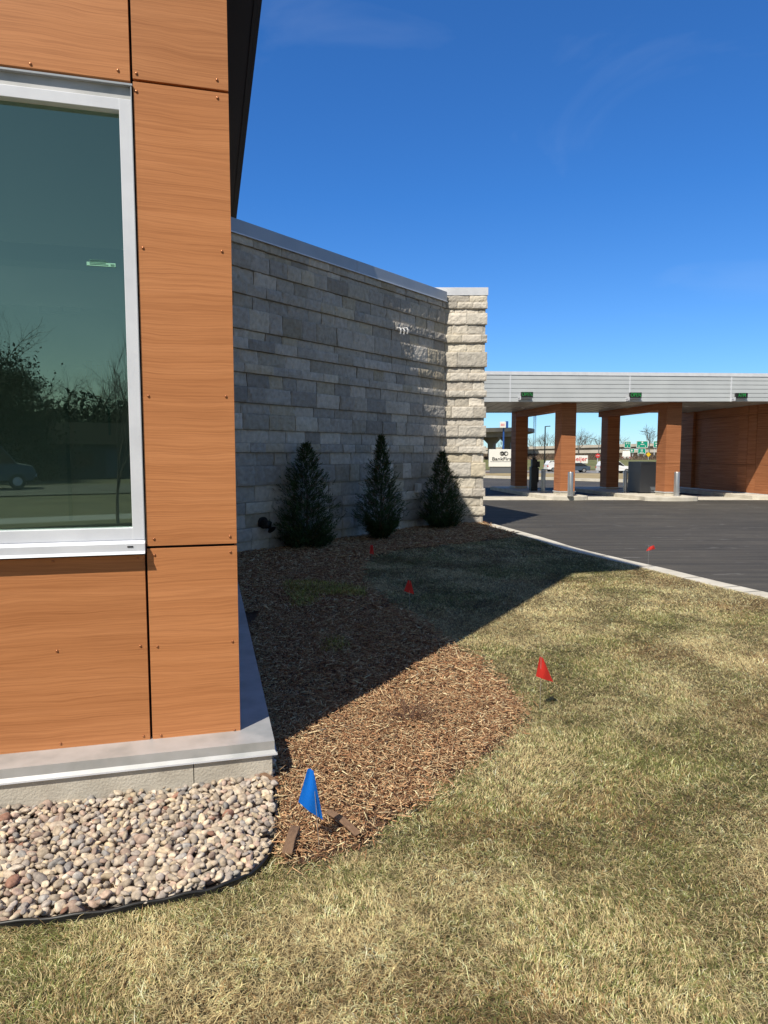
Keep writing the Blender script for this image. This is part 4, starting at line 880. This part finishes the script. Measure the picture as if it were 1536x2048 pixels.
gcar(1146, 97, pi, SED, SEDG, 1.8, P_d, 'parked_car', 'dark blue sedan behind the front pillar, below the store sign', (-1.4, 1.45))
gcar(1229, 93, .1, SUV, SUVG, 1.85, P_w, 'parked_car', 'white car half hidden by the dark rear pillar, under the stop sign', (-1.4, 1.4))
VAN = [(-2.9, .4), (2.6, .4), (2.75, .8), (2.6, 1.15), (1.9, 1.3), (1.25, 2.15), (-2.8, 2.25), (-2.92, 1.2)]
VANG = [(1.88, 1.28), (1.22, 2.08), (.3, 2.1), (.3, 1.3)]
def farveh(px, py, d, *a): p = at(px, py, d); return vehicle(p, *a)
v = vehicle(at(1253, 921, 165) * 1 , 1.2, VAN, VANG, 2.0, P_w, 'parked_van', 'white van driving toward the green road signs, above the cabinet', (-1.8, 1.9), .38); v.location.z = -.1
v = vehicle(Vector((-3.2, -33.0, -.2)), 0.0, VAN, VANG, 2.0, mat('grey_van_paint', (.10, .11, .11), .5), 'parked_van', 'dull van parked in the street, mirrored low in the window', (-1.8, 1.9), .38)
# ---------------------------------------------------------------- road signs and lamps
def roadsign(x0, x1, y0, y1, d, lab, marks):
    c = at((x0 + x1) / 2, (y0 + y1) / 2, d); k = d / F; w = (x1 - x0) * k; h = (y1 - y0) * k
    e = empty('road_sign', Vector((c.x, d, 0)), 0, lab, 'road sign', 'green motorway signs')
    mb = MB(); mb.box((-w / 2, 0, c.z - h / 2), (w / 2, .12, c.z + h / 2)); mb.build('sign_panel', M_green, e, bevel=.02)
    mb = MB()
    for (a, b, a2, b2) in marks: mb.box((-w / 2 + a * w, -.03, c.z - h / 2 + b * h), (-w / 2 + a2 * w, -.004, c.z - h / 2 + b2 * h))
    mb.build('sign_legend', M_signw, e)
    mb = MB(); mb.tube([(-w * .3, .3, 0), (-w * .3, .3, c.z)], .12, 8); mb.tube([(w * .3, .3, 0), (w * .3, .3, c.z)], .12, 8); mb.build('post', M_alu, e)
bd = [(0, 0, 1, .05), (0, .95, 1, 1), (0, .05, .04, .95), (.96, .05, 1, .95)]
roadsign(1249, 1261.5, 883, 895.5, 180, 'leftmost of the upper green road signs, above the overpass', [(.25, .55, .32, .85), (.68, .55, .75, .85), (.3, .72, .7, .78), (.45, .15, .52, .4)] + bd)
roadsign(1273, 1296, 882, 895.5, 180, 'widest green road sign, beside the double lamp post', [(.44, .68, .56, .9), (.35, .45, .68, .54), (.2, .12, .24, .35), (.75, .12, .79, .35)] + bd)
roadsign(1307, 1322, 882, 895, 180, 'green road sign cut off by the lit pillar', [(.2, .6, .5, .72), (.3, .2, .5, .4)] + bd)
roadsign(1259.5, 1268.5, 897, 905.5, 176, 'smallest green road sign, below the leftmost one', [(.3, .3, .45, .75), (.5, .3, .62, .75)] + bd)
roadsign(1275.5, 1291.5, 897, 907.5, 176, 'lower green road sign under the widest one', [(.4, .4, .46, .85), (.54, .4, .6, .85), (.25, .15, .75, .25)] + bd)
def lamp(px, ytop, d, arms, lab, m=M_black, r=.09):
    c = at(px, ytop, d); e = empty('street_lamp', Vector((c.x, d, 0)), 0, lab, 'street lamp', 'street lamps beyond the canopy'); k = d / F
    mb = MB(); mb.tube([(0, 0, -1.2), (0, 0, c.z)], [r * 1.2, r], 8); mb.build('pole', m, e)
    for dx, dy in arms:
        mb = MB(); mb.tube([(0, 0, c.z - .05), (dx * k * .6, 0, c.z + dy * k * .8), (dx * k, 0, c.z + dy * k)], r * .7, 6); mb.build('arm', m, e)
        mb = MB(); s_ = 1 if dx > 0 else -1; mb.box((min(dx * k * .8, dx * k * 1.1), -.15, c.z + dy * k - .06), (max(dx * k * .8, dx * k * 1.1), .15, c.z + dy * k + .08)); mb.build('lamp_head', m, e)
lamp(1090.5, 852.5, 130, [(9, 0)], 'dark single-arm lamp post between the first island pillars', r=.11)
M_lg = mat('lamp_grey', (.10, .13, .15), .5)
lamp(1299.5, 866.5, 190, [(-17, 4), (10, 3)], 'double-arm lamp post standing among the green road signs', M_lg, r=.13)
lamp(1157, 878, 200, [(13, 6)], 'grey lamp with one raised arm just right of the front pillar', M_lg, .10)
lamp(1198, 881, 200, [(-16, 4)], 'grey lamp with one long arm left of the dark rear pillar', M_lg, .10)
# stop sign, warning sign
c = at(1195.5, 911.5, 96); e = empty('stop_sign', Vector((c.x, 96, -1.1)), 0, 'red octagonal stop sign on a pale post above the white car', 'sign')
mb = MB(); R_ = .33; mb.add([(R_ * cos(pi / 8 + k * pi / 4), y, c.z + 1.1 + R_ * sin(pi / 8 + k * pi / 4)) for y in (0, .03) for k in range(8)], [tuple(range(8)), tuple(range(15, 7, -1))] + [(k, 8 + k, 8 + (k + 1) % 8, (k + 1) % 8) for k in range(8)]); mb.build('sign_face', M_red, e)
text('STOP', .22, M_signw, e, (0, -.015, c.z + 1.1), sx=.46)
mb = MB(); mb.box((-.04, .04, 0), (.04, .09, c.z + 1.3)); mb.build('post', M_alu, e)
c = at(1297, 909, 150); e = empty('warning_sign', Vector((c.x, 150, 0)), 0, 'yellow diamond warning sign below the double lamp post', 'sign')
mb = MB(); R_ = .55; mb.add([(R_ * cos(k * pi / 2), y, c.z + R_ * sin(k * pi / 2)) for y in (0, .04) for k in range(4)], [(0, 1, 2, 3), (7, 6, 5, 4)] + [(k, 4 + k, 4 + (k + 1) % 4, (k + 1) % 4) for k in range(4)]); mb.build('sign_face', M_yel, e)
mb = MB(); mb.box((-.05, .05, -.5), (.05, .1, c.z)); mb.build('post', M_alu, e)

# ---------------------------------------------------------------- lawn: individual bent blades
M_blade = colmat('grass_blades', .75, .15, 40, 0, translucent=.25, spec=.25)
def scatter(poly_in, polys_out, bounds, dens, n_max=900000):
    x0, x1, y0, y1 = bounds; n = int((x1 - x0) * (y1 - y0) * dens); P = np.stack([rng.uniform(x0, x1, n), rng.uniform(y0, y1, n)], 1)
    k = inpoly(P, poly_in); k &= ~inpoly(P + rng.normal(0, .03, P.shape), polys_out[0])
    for q in polys_out[1:]: k &= ~inpoly(P, q)
    return P[k]
def jig(poly, amp, seed):
    out = []
    for i, p in enumerate(poly): out.append((p[0] + amp * noise.noise(Vector((p[0] * 5, p[1] * 5, seed))), p[1] + amp * noise.noise(Vector((p[0] * 5, p[1] * 5, seed + 9)))))
    return out
bld = [bw(-10, 3.1), bw(.27, 3.1), bw(.27, 10), bw(-10, 10)]
def blades(P, L, w, green=0, col_scale=1.0, lift=.5, z0=-.005):
    n = len(P); an = rng.uniform(0, 2 * pi, n) + 1.2 * (vnoise(P, 7, 2) - .5) * 2
    comb = vnoise(P, 3.0, 8) * 6.28
    an = np.where(rng.random(n) < .5, comb + rng.normal(0, .6, n), an)
    ln = L * rng.uniform(.5, 1.25, n); lf_ = lift * rng.uniform(.25, 1.1, n)
    dx = np.stack([np.cos(an), np.sin(an)], 1); px = np.stack([-dx[:, 1], dx[:, 0]], 1) * (w * rng.uniform(.6, 1.2, n))[:, None]
    b = np.concatenate([P, np.full((n, 1), z0)], 1); b[:, 2] += rng.uniform(0, .008, n)
    tw = rng.normal(0, .35, n)
    m1 = b.copy(); m1[:, :2] += dx * (ln * .42 * np.cos(lf_))[:, None]; m1[:, 2] += ln * .5 * np.sin(lf_) + .004
    t = m1.copy(); an2 = an + tw; d2 = np.stack([np.cos(an2), np.sin(an2)], 1); t[:, :2] += d2 * (ln * .55)[:, None]; t[:, 2] += ln * .5 * np.sin(lf_ * rng.uniform(-.6, .8, n))
    t[:, 2] = np.maximum(t[:, 2], .001)
    V = np.zeros((n, 5, 3)); px3 = np.concatenate([px, np.zeros((n, 1))], 1)
    V[:, 0] = b - px3; V[:, 1] = b + px3; V[:, 2] = m1 + px3 * .9; V[:, 3] = m1 - px3 * .9; V[:, 4] = t
    # colour: straw, with greener and browner patches; sod laid in strips
    a = radians(32); Q = np.stack([P[:, 0] * cos(a) + P[:, 1] * sin(a), -P[:, 0] * sin(a) + P[:, 1] * cos(a)], 1)
    cell = np.stack([np.floor(Q[:, 0] / .62), np.floor((Q[:, 1] + .7 * (np.floor(Q[:, 0] / .62) % 3)) / 2.1)], 1)
    hsh = (np.abs(np.sin(cell[:, 0] * 12.9898 + cell[:, 1] * 78.233)) * 43758.5) % 1.0
    g = .50 * vnoise(P, 1.1, 4) + .30 * vnoise(P, 3.2, 5) + .25 * vnoise(P, 9, 6) + .30 * (hsh - .5) + green + .06
    gm = np.clip((g - .38) * 2.2, 0, 1); bm = np.clip((vnoise(P, 1.7, 11) + .5 * vnoise(P, 5, 12) - .72) * 1.6, 0, 1)
    straw = np.array([.72, .59, .32]); gre = np.array([.215, .23, .075]); brn = np.array([.33, .215, .10])
    rnd = rng.random(n); pick = rng.random(n)
    C = np.where((pick < gm * .75)[:, None], gre * (1 + rng.normal(0, .22, (n, 1))), straw * (1 + rng.normal(0, .26, (n, 1))))
    C = np.where((rnd < .12 + bm * .5)[:, None], brn * (1 + rng.normal(0, .2, (n, 1))), C)
    clump = .62 + .80 * vnoise(P, 38, 31) * (.75 + .5 * vnoise(P, 9, 32)); C = np.clip(C * col_scale * clump[:, None] * 1.06, .01, .92)
    Cv = np.repeat(C, 5, 0).reshape(n, 5, 3); Cv[:, 0:2] *= .8
    return V, Cv.reshape(-1, 3)
LW = [(p[0], p[1]) for p in lawnpoly]; lw_in = [(p[0], p[1]) for p in offset(curb_in, 0)]
bedj = jig([(p[0], p[1]) for p in bedpoly], .10, 1); pebj = [(p[0], p[1]) for p in pebpoly]; bldp = [(p[0], p[1]) for p in bld]
Vs = []; Cs = []
def addb(bounds, dens, L, w, **k):
    P = scatter(LW, [bedj, pebj, bldp], bounds, dens); V, C = blades(P, L, w, **k); Vs.append(V); Cs.append(C)
addb((-1.9, 2.6, .9, 2.6), 44000, .027, .0010)
addb((-1.2, 3.4, 2.6, 4.2), 26000, .029, .0012)
addb((-.4, 4.2, 4.2, 6.5), 15000, .033, .0016)
addb((-.6, 4.6, 6.5, 10), 8000, .040, .0023)
addb((-.8, 4.4, 10, 15.3), 3500, .05, .0035)
addb((-1.9, 3.4, .9, 5), 130, .085, .0013, lift=.7); addb((-1.9, 3.4, .9, 5), 1500, .05, .0012, lift=1.0, green=.12)
addb((2.6, 7.5, -1, 4.2), 2200, .05, .003); addb((4.2, 6.5, 4.2, 8), 2500, .05, .003); addb((-6, -1.9, -1, 2.6), 2200, .05, .003); addb((-1.9, 2.6, -1, .9), 3500, .045, .002)
# stray sod left on the mulch
def addpatch(pts, dens, green, cs):
    poly = [(p[0], p[1]) for p in pts]; xs_ = [p[0] for p in poly]; ys_ = [p[1] for p in poly]
    n = int((max(xs_) - min(xs_)) * (max(ys_) - min(ys_)) * dens); P = np.stack([rng.uniform(min(xs_), max(xs_), n), rng.uniform(min(ys_), max(ys_), n)], 1); P = P[inpoly(P + rng.normal(0, .05, P.shape), jig(poly, .16, 5))]
    V, C = blades(P, .05, .002, green=green, lift=1.0, z0=.035, col_scale=cs); return V, C
pv, pc = [], []
for pts in ([gp(*p) for p in ((565, 1170), (620, 1166), (655, 1172), (735, 1183), (725, 1200), (650, 1196), (620, 1218), (598, 1222), (585, 1195))], [gp(*p) for p in ((648, 1288), (690, 1284), (706, 1296), (690, 1312), (655, 1315))]):
    V, C = addpatch(pts, 5200, .8, np.array([1.55, 1.45, .85])); pv.append(V); pc.append(C)
def blade_obj(name, Vs, Cs, lab):
    V = np.concatenate(Vs); C = np.concatenate(Cs); n = len(V)
    # two faces per blade: a quad cut to two triangles and a tip triangle
    base = np.arange(n)[:, None] * 5; Fc = np.concatenate([base + np.array([0, 1, 2]), base + np.array([0, 2, 3]), base + np.array([3, 2, 4])])
    return tag(bulk(name, V.reshape(-1, 3), Fc, C, M_blade), lab, 'grass', kind='stuff')
blade_obj('grass', Vs, Cs, 'straw coloured dormant lawn with green patches, right of the mulch bed')
blade_obj('sod_scraps', pv, pc, 'small green sod scraps lying on the shaded mulch')

# ---------------------------------------------------------------- mulch chips
M_chip = colmat('mulch_chips', .85, .3, 60, 0, spec=.2)
BP = [(p[0], p[1]) for p in bedpoly]; BPj = jig(BP, .06, 3)
def chips(bounds, dens, L, w):
    x0, x1, y0, y1 = bounds; n = int((x1 - x0) * (y1 - y0) * dens); P = np.stack([rng.uniform(x0, x1, n), rng.uniform(y0, y1, n)], 1); P = P[inpoly(P + rng.normal(0, .045, P.shape), BPj) & ~inpoly(P, bldp) & ~inpoly(P, pebj)]; n = len(P)
    an = rng.uniform(0, 2 * pi, n); til = rng.normal(0, .28, n); ln = L * rng.gamma(2.2, .42, n); ww = w * rng.uniform(.4, 1.5, n); th = ww * rng.uniform(.3, .8, n)
    big = rng.random(n) < .015; ln[big] *= 1.8; ww[big] *= 1.9
    z = rng.uniform(.0, .028, n) + .02 * vnoise(P, 4, 9)
    d = np.stack([np.cos(an) * np.cos(til), np.sin(an) * np.cos(til), np.sin(til)], 1); s = np.stack([-np.sin(an), np.cos(an), rng.normal(0, .5, n)], 1); s /= np.linalg.norm(s, axis=1, keepdims=True); u = np.cross(d, s)
    c = np.concatenate([P, z[:, None]], 1); V = np.zeros((n, 8, 3)); k = 0
    for e_ in (-1, 1):
        tap = rng.uniform(.35, 1, n)
        bend = u * (rng.normal(0, .06, n) * ln)[:, None]
        for a_, b_ in ((-1, -1), (1, -1), (1, 1), (-1, 1)):
            V[:, k] = c + d * (e_ * ln / 2)[:, None] + s * (a_ * ww / 2 * tap)[:, None] + u * (b_ * th / 2 * tap)[:, None] + bend + d * (rng.normal(0, .08, n) * ln)[:, None]; k += 1
    pal = np.array([(.37, .20, .105), (.27, .135, .07), (.46, .28, .155), (.56, .40, .235), (.19, .09, .048), (.64, .49, .30), (.34, .16, .085)])
    C = pal[rng.choice(7, n, p=[.22, .14, .22, .18, .08, .10, .06])] * rng.uniform(1.0, 1.6, (n, 1)) * np.array([1.0, 1.04, 1.04])
    return V, np.repeat(np.clip(C, 0, .9), 8, 0)
cv, cc = [], []
for b in (((-1, 1.1, 2.2, 4.2), 13500, .026, .0040), ((-1.2, 1.1, 4.2, 6.5), 8000, .031, .0053), ((-2.4, 1.0, 6.5, 9.2), 3600, .042, .008), ((-3, 2.8, 9.2, 15.2), 2000, .05, .011)):
    V, C = chips(*b); cv.append(V); cc.append(C)
V = np.concatenate(cv); C = np.concatenate(cc); n = len(V); base = np.arange(n)[:, None] * 8
Fc = np.concatenate([base + np.array(q) for q in ((0, 1, 5, 4), (1, 2, 6, 5), (2, 3, 7, 6), (3, 0, 4, 7), (0, 3, 2, 1), (4, 5, 6, 7))])
tag(bulk('mulch', V.reshape(-1, 3), Fc, C, M_chip), 'shredded reddish brown bark mulch filling the planting bed', 'mulch', kind='stuff')

# ---------------------------------------------------------------- river pebbles
bm = bmesh.new(); bmesh.ops.create_icosphere(bm, subdivisions=2, radius=1); iv = np.array([v.co[:] for v in bm.verts]); jf = np.array([[v.index for v in f.verts] for f in bm.faces]); bm.free()
def pebbles():
    Pp = [(p[0], p[1]) for p in pebpoly]; VV = []; CC = []; FF = []; nb = 0
    pal = np.array([(.56, .49, .40), (.50, .45, .39), (.64, .57, .47), (.43, .40, .38), (.52, .41, .35), (.66, .57, .43), (.38, .38, .38), (.48, .38, .33), (.70, .65, .57), (.38, .22, .17)])
    pr = np.array([.2, .15, .15, .12, .1, .1, .07, .05, .05, .01]); pr = pr / pr.sum()
    pts = []; sizes = []
    grid = {}
    for layer, (rmin, rmax, tries, zb_) in enumerate(((.016, .024, 13000, .000), (.013, .029, 14000, .012), (.010, .020, 14000, .023))):
        grid = {}
        for _ in range(tries):
            x = random.uniform(-3.2, .1); y = random.uniform(1.9, 3.35); r = random.uniform(rmin, rmax) * (1.35 if random.random() < .06 else 1)
            if x < -2.2 and random.random() < .4: continue
            g = (int(x / .07), int(y / .07)); ok = True
            for i in (-1, 0, 1):
                for j in (-1, 0, 1):
                    for (a, b, c) in grid.get((g[0] + i, g[1] + j), ()):
                        if (a - x) ** 2 + (b - y) ** 2 < ((r + c) * .70) ** 2: ok = False; break
                    if not ok: break
                if not ok: break
            if ok: grid.setdefault(g, []).append((x, y, r)); pts.append((x, y, zb_ + random.uniform(-.006, .012), r))
    P = np.array(pts); PP = [(p[0], p[1]) for p in pebpoly]; k = inpoly(P[:, :2], PP); P = P[k]
    # keep whole stones inside the edging
    E = np.array([(p.x, p.y) for p in edge]); d = np.sqrt(((P[:, None, :2] - E[None]) ** 2).sum(2)).min(1); P = P[d > P[:, 3] * .9]
    for x, y, z, r in P:
        z += .008 + .022 * max(0, min(1, (y + .26 * (-x) * -1 - 2.65) / .4)) * max(0, min(1, (x + 1.6) / 1.2))
        s = np.array([random.uniform(.95, 1.5), random.uniform(.75, 1.05), random.uniform(.5, .8)]) * r
        v = iv.copy(); o = np.array([random.uniform(-50, 50) for _ in range(3)])
        # a few flattened facets make each one a worn angular stone rather than an egg
        for _ in range(random.randint(4, 9)):
            nrm = np.random.default_rng(random.randrange(10 ** 6)).normal(0, 1, 3); nrm /= np.linalg.norm(nrm); h = random.uniform(.5, .85); dd = v @ nrm; v -= np.clip(dd - h, 0, None)[:, None] * nrm * .85
        v = v * s; a = random.uniform(0, 2 * pi); t = random.gauss(0, .35); t2 = random.gauss(0, .35)
        Rm = np.array(Matrix.Rotation(a, 3, 'Z') @ Matrix.Rotation(t, 3, 'X') @ Matrix.Rotation(t2, 3, 'Y')); v = v @ Rm.T + np.array([x, y, z])
        VV.append(v); FF.append(jf + nb); nb += len(iv); c = pal[rng.choice(10, p=pr)] * random.uniform(.62, 1.15) * np.array([1.0, .93, .87]); CC.append(np.repeat(c[None], len(iv), 0))
    return np.concatenate(VV), np.concatenate(FF), np.concatenate(CC)
V, Fc, C = pebbles()
o = bulk('pebbles', V, Fc, C, colmat('pebble_stone', .85, .38, 60, .5, 160, .003), smooth=True); tag(o, 'washed tan and pink river pebbles inside the black edging', 'pebbles', kind='stuff')
# black plastic edging
mb = MB(); E2 = [Vector((p.x, p.y, 0)) for p in edge]; Eo = offset(E2, .006); Ei = offset(E2, -.006); n = len(E2)
mb.add([Vector((p.x, p.y, -.03)) for p in Eo] + [Vector((p.x, p.y, .018)) for p in Eo] + [Vector((p.x, p.y, .018)) for p in Ei] + [Vector((p.x, p.y, -.03)) for p in Ei],
       [(i, i + 1, n + i + 1, n + i) for i in range(n - 1)] + [(n + i, n + i + 1, 2 * n + i + 1, 2 * n + i) for i in range(n - 1)] + [(2 * n + i, 2 * n + i + 1, 3 * n + i + 1, 3 * n + i) for i in range(n - 1)])
EDG = empty('landscape_edging', edge[0], 0, 'curved black plastic edging around the pebble bed', 'edging')
o = mb.build('strip', M_black, EDG); o.location = -edge[0]
mb = MB(); mb.tube([Vector((p.x, p.y, .021 + .003 * sin(i * .9))) for i, p in enumerate(E2)], .0065, 8); o = mb.build('rolled_rim', M_black, EDG, smooth=True); o.location = -edge[0]

# ---------------------------------------------------------------- evergreens
M_thuja = colmat('thuja_foliage', .9, .3, 20, 0, translucent=.05, spec=.08)
def thuja(px, py, h, w, seed, lab, ex=.78, f0=.12):
    base = gp(px, py); e = empty('evergreen_shrub', base, 0, lab, 'shrub', 'young evergreens along the stone wall'); r = np.random.default_rng(seed); rr = random.Random(seed)
    mb = MB(); mb.tube([(0, 0, -.05), (.01, 0, h * .5), (-.01, .01, h * .93)], [.022, .013, .003], 7)
    for i in range(90):
        z = h * rr.uniform(.06, .9); a = rr.uniform(0, 2 * pi); R = .5 * w * (1 - (z / h) ** 1.4) * .75; mb.tube([(0, 0, z), (cos(a) * R * .6, sin(a) * R * .6, z + R * .25), (cos(a) * R, sin(a) * R, z + R * .7)], [.006, .004, .002], 4, cap=False)
    mb.build('trunk', M_bark, e)
    Vl = []; Cl = []
    lob = r.uniform(.5, 1.25, (12, 9))
    nsp = 2700
    for i in range(nsp):
        f = r.random() ** 1.55; f = .02 + .98 * f; z = h * f; a = r.uniform(0, 2 * pi)
        prof = (min(1, (f + f0) / .30)) * (1 - f) ** ex * 1.18 + .01
        R = .5 * w * prof * lob[int(f * 12) % 12, int(a / 6.2832 * 9) % 9] * (r.uniform(.12, 1.0) ** .6) * (1.3 if r.random() < .09 else 1)
        c = np.array([cos(a) * R, sin(a) * R, z]); out = np.array([cos(a), sin(a), r.uniform(.5, 1.5)]); out /= np.linalg.norm(out)
        L = r.uniform(.08, .17) * (.45 + .75 * (1 - f)); side = np.cross(out, r.normal(0, 1, 3)); side /= np.linalg.norm(side)
        col = (np.array([.045, .078, .028]) if r.random() > .06 else np.array([.12, .075, .03])) * r.uniform(.55, 1.6)
        for k in range(11):
            t = (k + 1) / 11; p = c + out * L * t; sg = 1 if k % 2 else -1; d = side * sg * (1 - t * .75) + out * .75 + r.normal(0, .22, 3); d /= np.linalg.norm(d); l = L * .42 * (1.1 - t * .6); wv = np.cross(d, out + r.normal(0, .4, 3)); wv /= np.linalg.norm(wv) + 1e-6; wd = .0052
            Vl.append((p - wv * wd * .5, p + d * l * .55 - wv * wd, p + d * l, p + d * l * .55 + wv * wd)); Cl.append(col)
    V = np.array(Vl).reshape(-1, 3); C = np.repeat(np.array(Cl), 4, 0); V[:, 2] = np.maximum(V[:, 2], .01)
    o = bulk('foliage', V, np.arange(len(V)).reshape(-1, 4), C, M_thuja); o.parent = e
thuja(614, 1096, 1.70, 1.0, 1, 'broad dark evergreen shrub nearest the wood clad wall', .68, .16)
thuja(762, 1080, 1.86, .86, 2, 'narrow pointed evergreen shrub in the middle, tallest of the three', .9, .05)
thuja(883, 1057, 1.58, .92, 3, 'conical evergreen shrub in front of the pale stone pier')
# dormant twiggy plant in the sunlit mulch
c = gp(822, 1442); e = empty('dormant_plant', c, 0, 'clump of bare twigs of a dormant plant in the sunlit mulch', 'plant'); rr = random.Random(4); mb = MB()
for i in range(110):
    a = rr.uniform(0, 2 * pi); L = rr.uniform(.06, .21); p0 = Vector((rr.gauss(0, .035), rr.gauss(0, .03), 0)); p1 = p0 + Vector((cos(a) * L * .5, sin(a) * L * .5, L * rr.uniform(.15, .5))); p2 = p1 + Vector((cos(a + rr.gauss(0, .5)) * L * .6, sin(a) * L * .5, L * rr.uniform(-.25, .3))); mb.tube([p0, p1, p2], [.0022, .0016, .0007], 4, cap=False)
mb.build('twigs', mat('dry_twig', (.13, .07, .045), .9), e)
# ---------------------------------------------------------------- utility flags
def flag(px, py, hz, poly, m, lab, lean=(0, 0), wire_m=None, grp='survey marker flags in the ground'):
    b = gp(px, py); e = empty('marker_flag', b, 0, lab, 'marker flag', grp); top = Vector((lean[0], lean[1], hz))
    mb = MB(); mb.tube([(0, 0, -.03), top * .5, top], .0013, 6); mb.build('wire', wire_m or mat('flag_wire', (.55, .55, .55), .4, .7), e)
    mb = MB(); n = len(poly); rows = []
    # sheet hangs from the wire top: poly gives (x, dz) corners, folded a little in depth
    A, B, Cc, Dd = [Vector((top.x + x * 1.12, top.y + y, top.z + z * 1.08)) for x, y, z in poly]; q = 8; vs = []; fs = []
    for j in range(q + 1):
        for i in range(q + 1):
            s, t = i / q, j / q; p = A.lerp(B, s).lerp(Dd.lerp(Cc, s), t); p.y += .007 * sin(s * 5 + t * 3) * min(1, s * 2); vs.append(p)
    for j in range(q):
        for i in range(q): k = j * (q + 1) + i; fs.append((k, k + 1, k + q + 2, k + q + 1))
    mb.add(vs, fs); mb.build('flag_sheet', m, e, smooth=True)
def flagmat(name, col):
    m = mat(name, col, .45); b = m.node_tree.nodes['Principled BSDF']; t = N(m, 'ShaderNodeBsdfTranslucent'); t.inputs[0].default_value = (*col, 1); x = N(m, 'ShaderNodeMixShader', Fac=.35)
    Lk(m, b.outputs[0], x.inputs[1]); Lk(m, t.outputs[0], x.inputs[2]); Lk(m, x.outputs[0], m.node_tree.nodes['Material Output'].inputs[0]); return m
M_fr = flagmat('red_flag', (.80, .045, .035)); M_fb = flagmat('blue_flag', (.005, .21, .88))
flag(1080, 1421, .335, [(-.008, 0, 0), (.008, 0, -.005), (.075, .02, -.155), (-.028, -.01, -.11)], M_fr, 'red marker flag standing in the sunlit grass')
flag(640, 1705, .335, [(-.018, 0, .004), (.003, 0, .0), (.032, .015, -.20), (-.05, -.01, -.115)], M_fb, 'blue marker flag in the mulch beside the pebble bed', lean=(-.025, 0))
flag(819, 1222, .31, [(-.014, 0, 0), (.01, 0, -.005), (.042, .01, -.135), (-.05, 0, -.10)], M_fr, 'red marker flag in the shaded grass edge near the mulch')
flag(744, 1124, .25, [(-.02, 0, 0), (.012, 0, -.005), (.025, .01, -.13), (-.03, 0, -.12)], M_fr, 'red marker flag in shade before the middle evergreen')
flag(1296, 1137, .32, [(-.005, 0, -.03), (.06, 0, .0), (.085, .01, -.05), (-.03, 0, -.075)], M_fr, 'red marker flag fluttering at the curb edge')
# ---------------------------------------------------------------- scrap wood and bark in the bed
M_plank = noisy('weathered_wood', [(.3, (.15, .085, .05)), (.6, (.23, .14, .085))], scale=30, rough=.9, stretch=(1, 6, 1), bump=.4)
def scrap(a, b, w, th, lab, seed):
    A = gp(*a); B = gp(*b); c = (A + B) / 2; d = B - A; L = d.length; e = empty('wood_scrap', c, atan2(d.y, d.x), None); COL.objects.unlink(e); bpy.data.objects.remove(e)
    mb = MB(); rr = random.Random(seed); n = 6; vs = []
    for i in range(n + 1):
        x = -L / 2 + L * i / n; ww = w * (1 - .25 * abs(i / n - .4) + rr.uniform(-.08, .08)); z = .035 + .012 * sin(i / n * pi)
        vs += [(x, -ww / 2, z), (x, ww / 2, z + .006), (x, ww / 2, z + th), (x, -ww / 2, z + th - .003)]
    fs = [(i * 4 + k, i * 4 + (k + 1) % 4, (i + 1) * 4 + (k + 1) % 4, (i + 1) * 4 + k) for i in range(n) for k in range(4)] + [(0, 3, 2, 1), (n * 4, n * 4 + 1, n * 4 + 2, n * 4 + 3)]
    mb.add(vs, fs); o = mb.build('wood_scrap', M_plank, loc=c, rot=atan2(d.y, d.x), bevel=.002); tag(o, lab, 'wood scrap', 'wood scraps at the edge of the mulch')
scrap((655, 1640), (716, 1688), .032, .008, 'long curved strip of bark lying beside the blue flag', 1)
scrap((574, 1728), (592, 1672), .04, .012, 'short grey-brown wood chunk beside the pebble edging', 2)
scrap((505, 1562), (553, 1580), .022, .012, 'thin brown bark strip lying on the pebbles by the corner', 3)
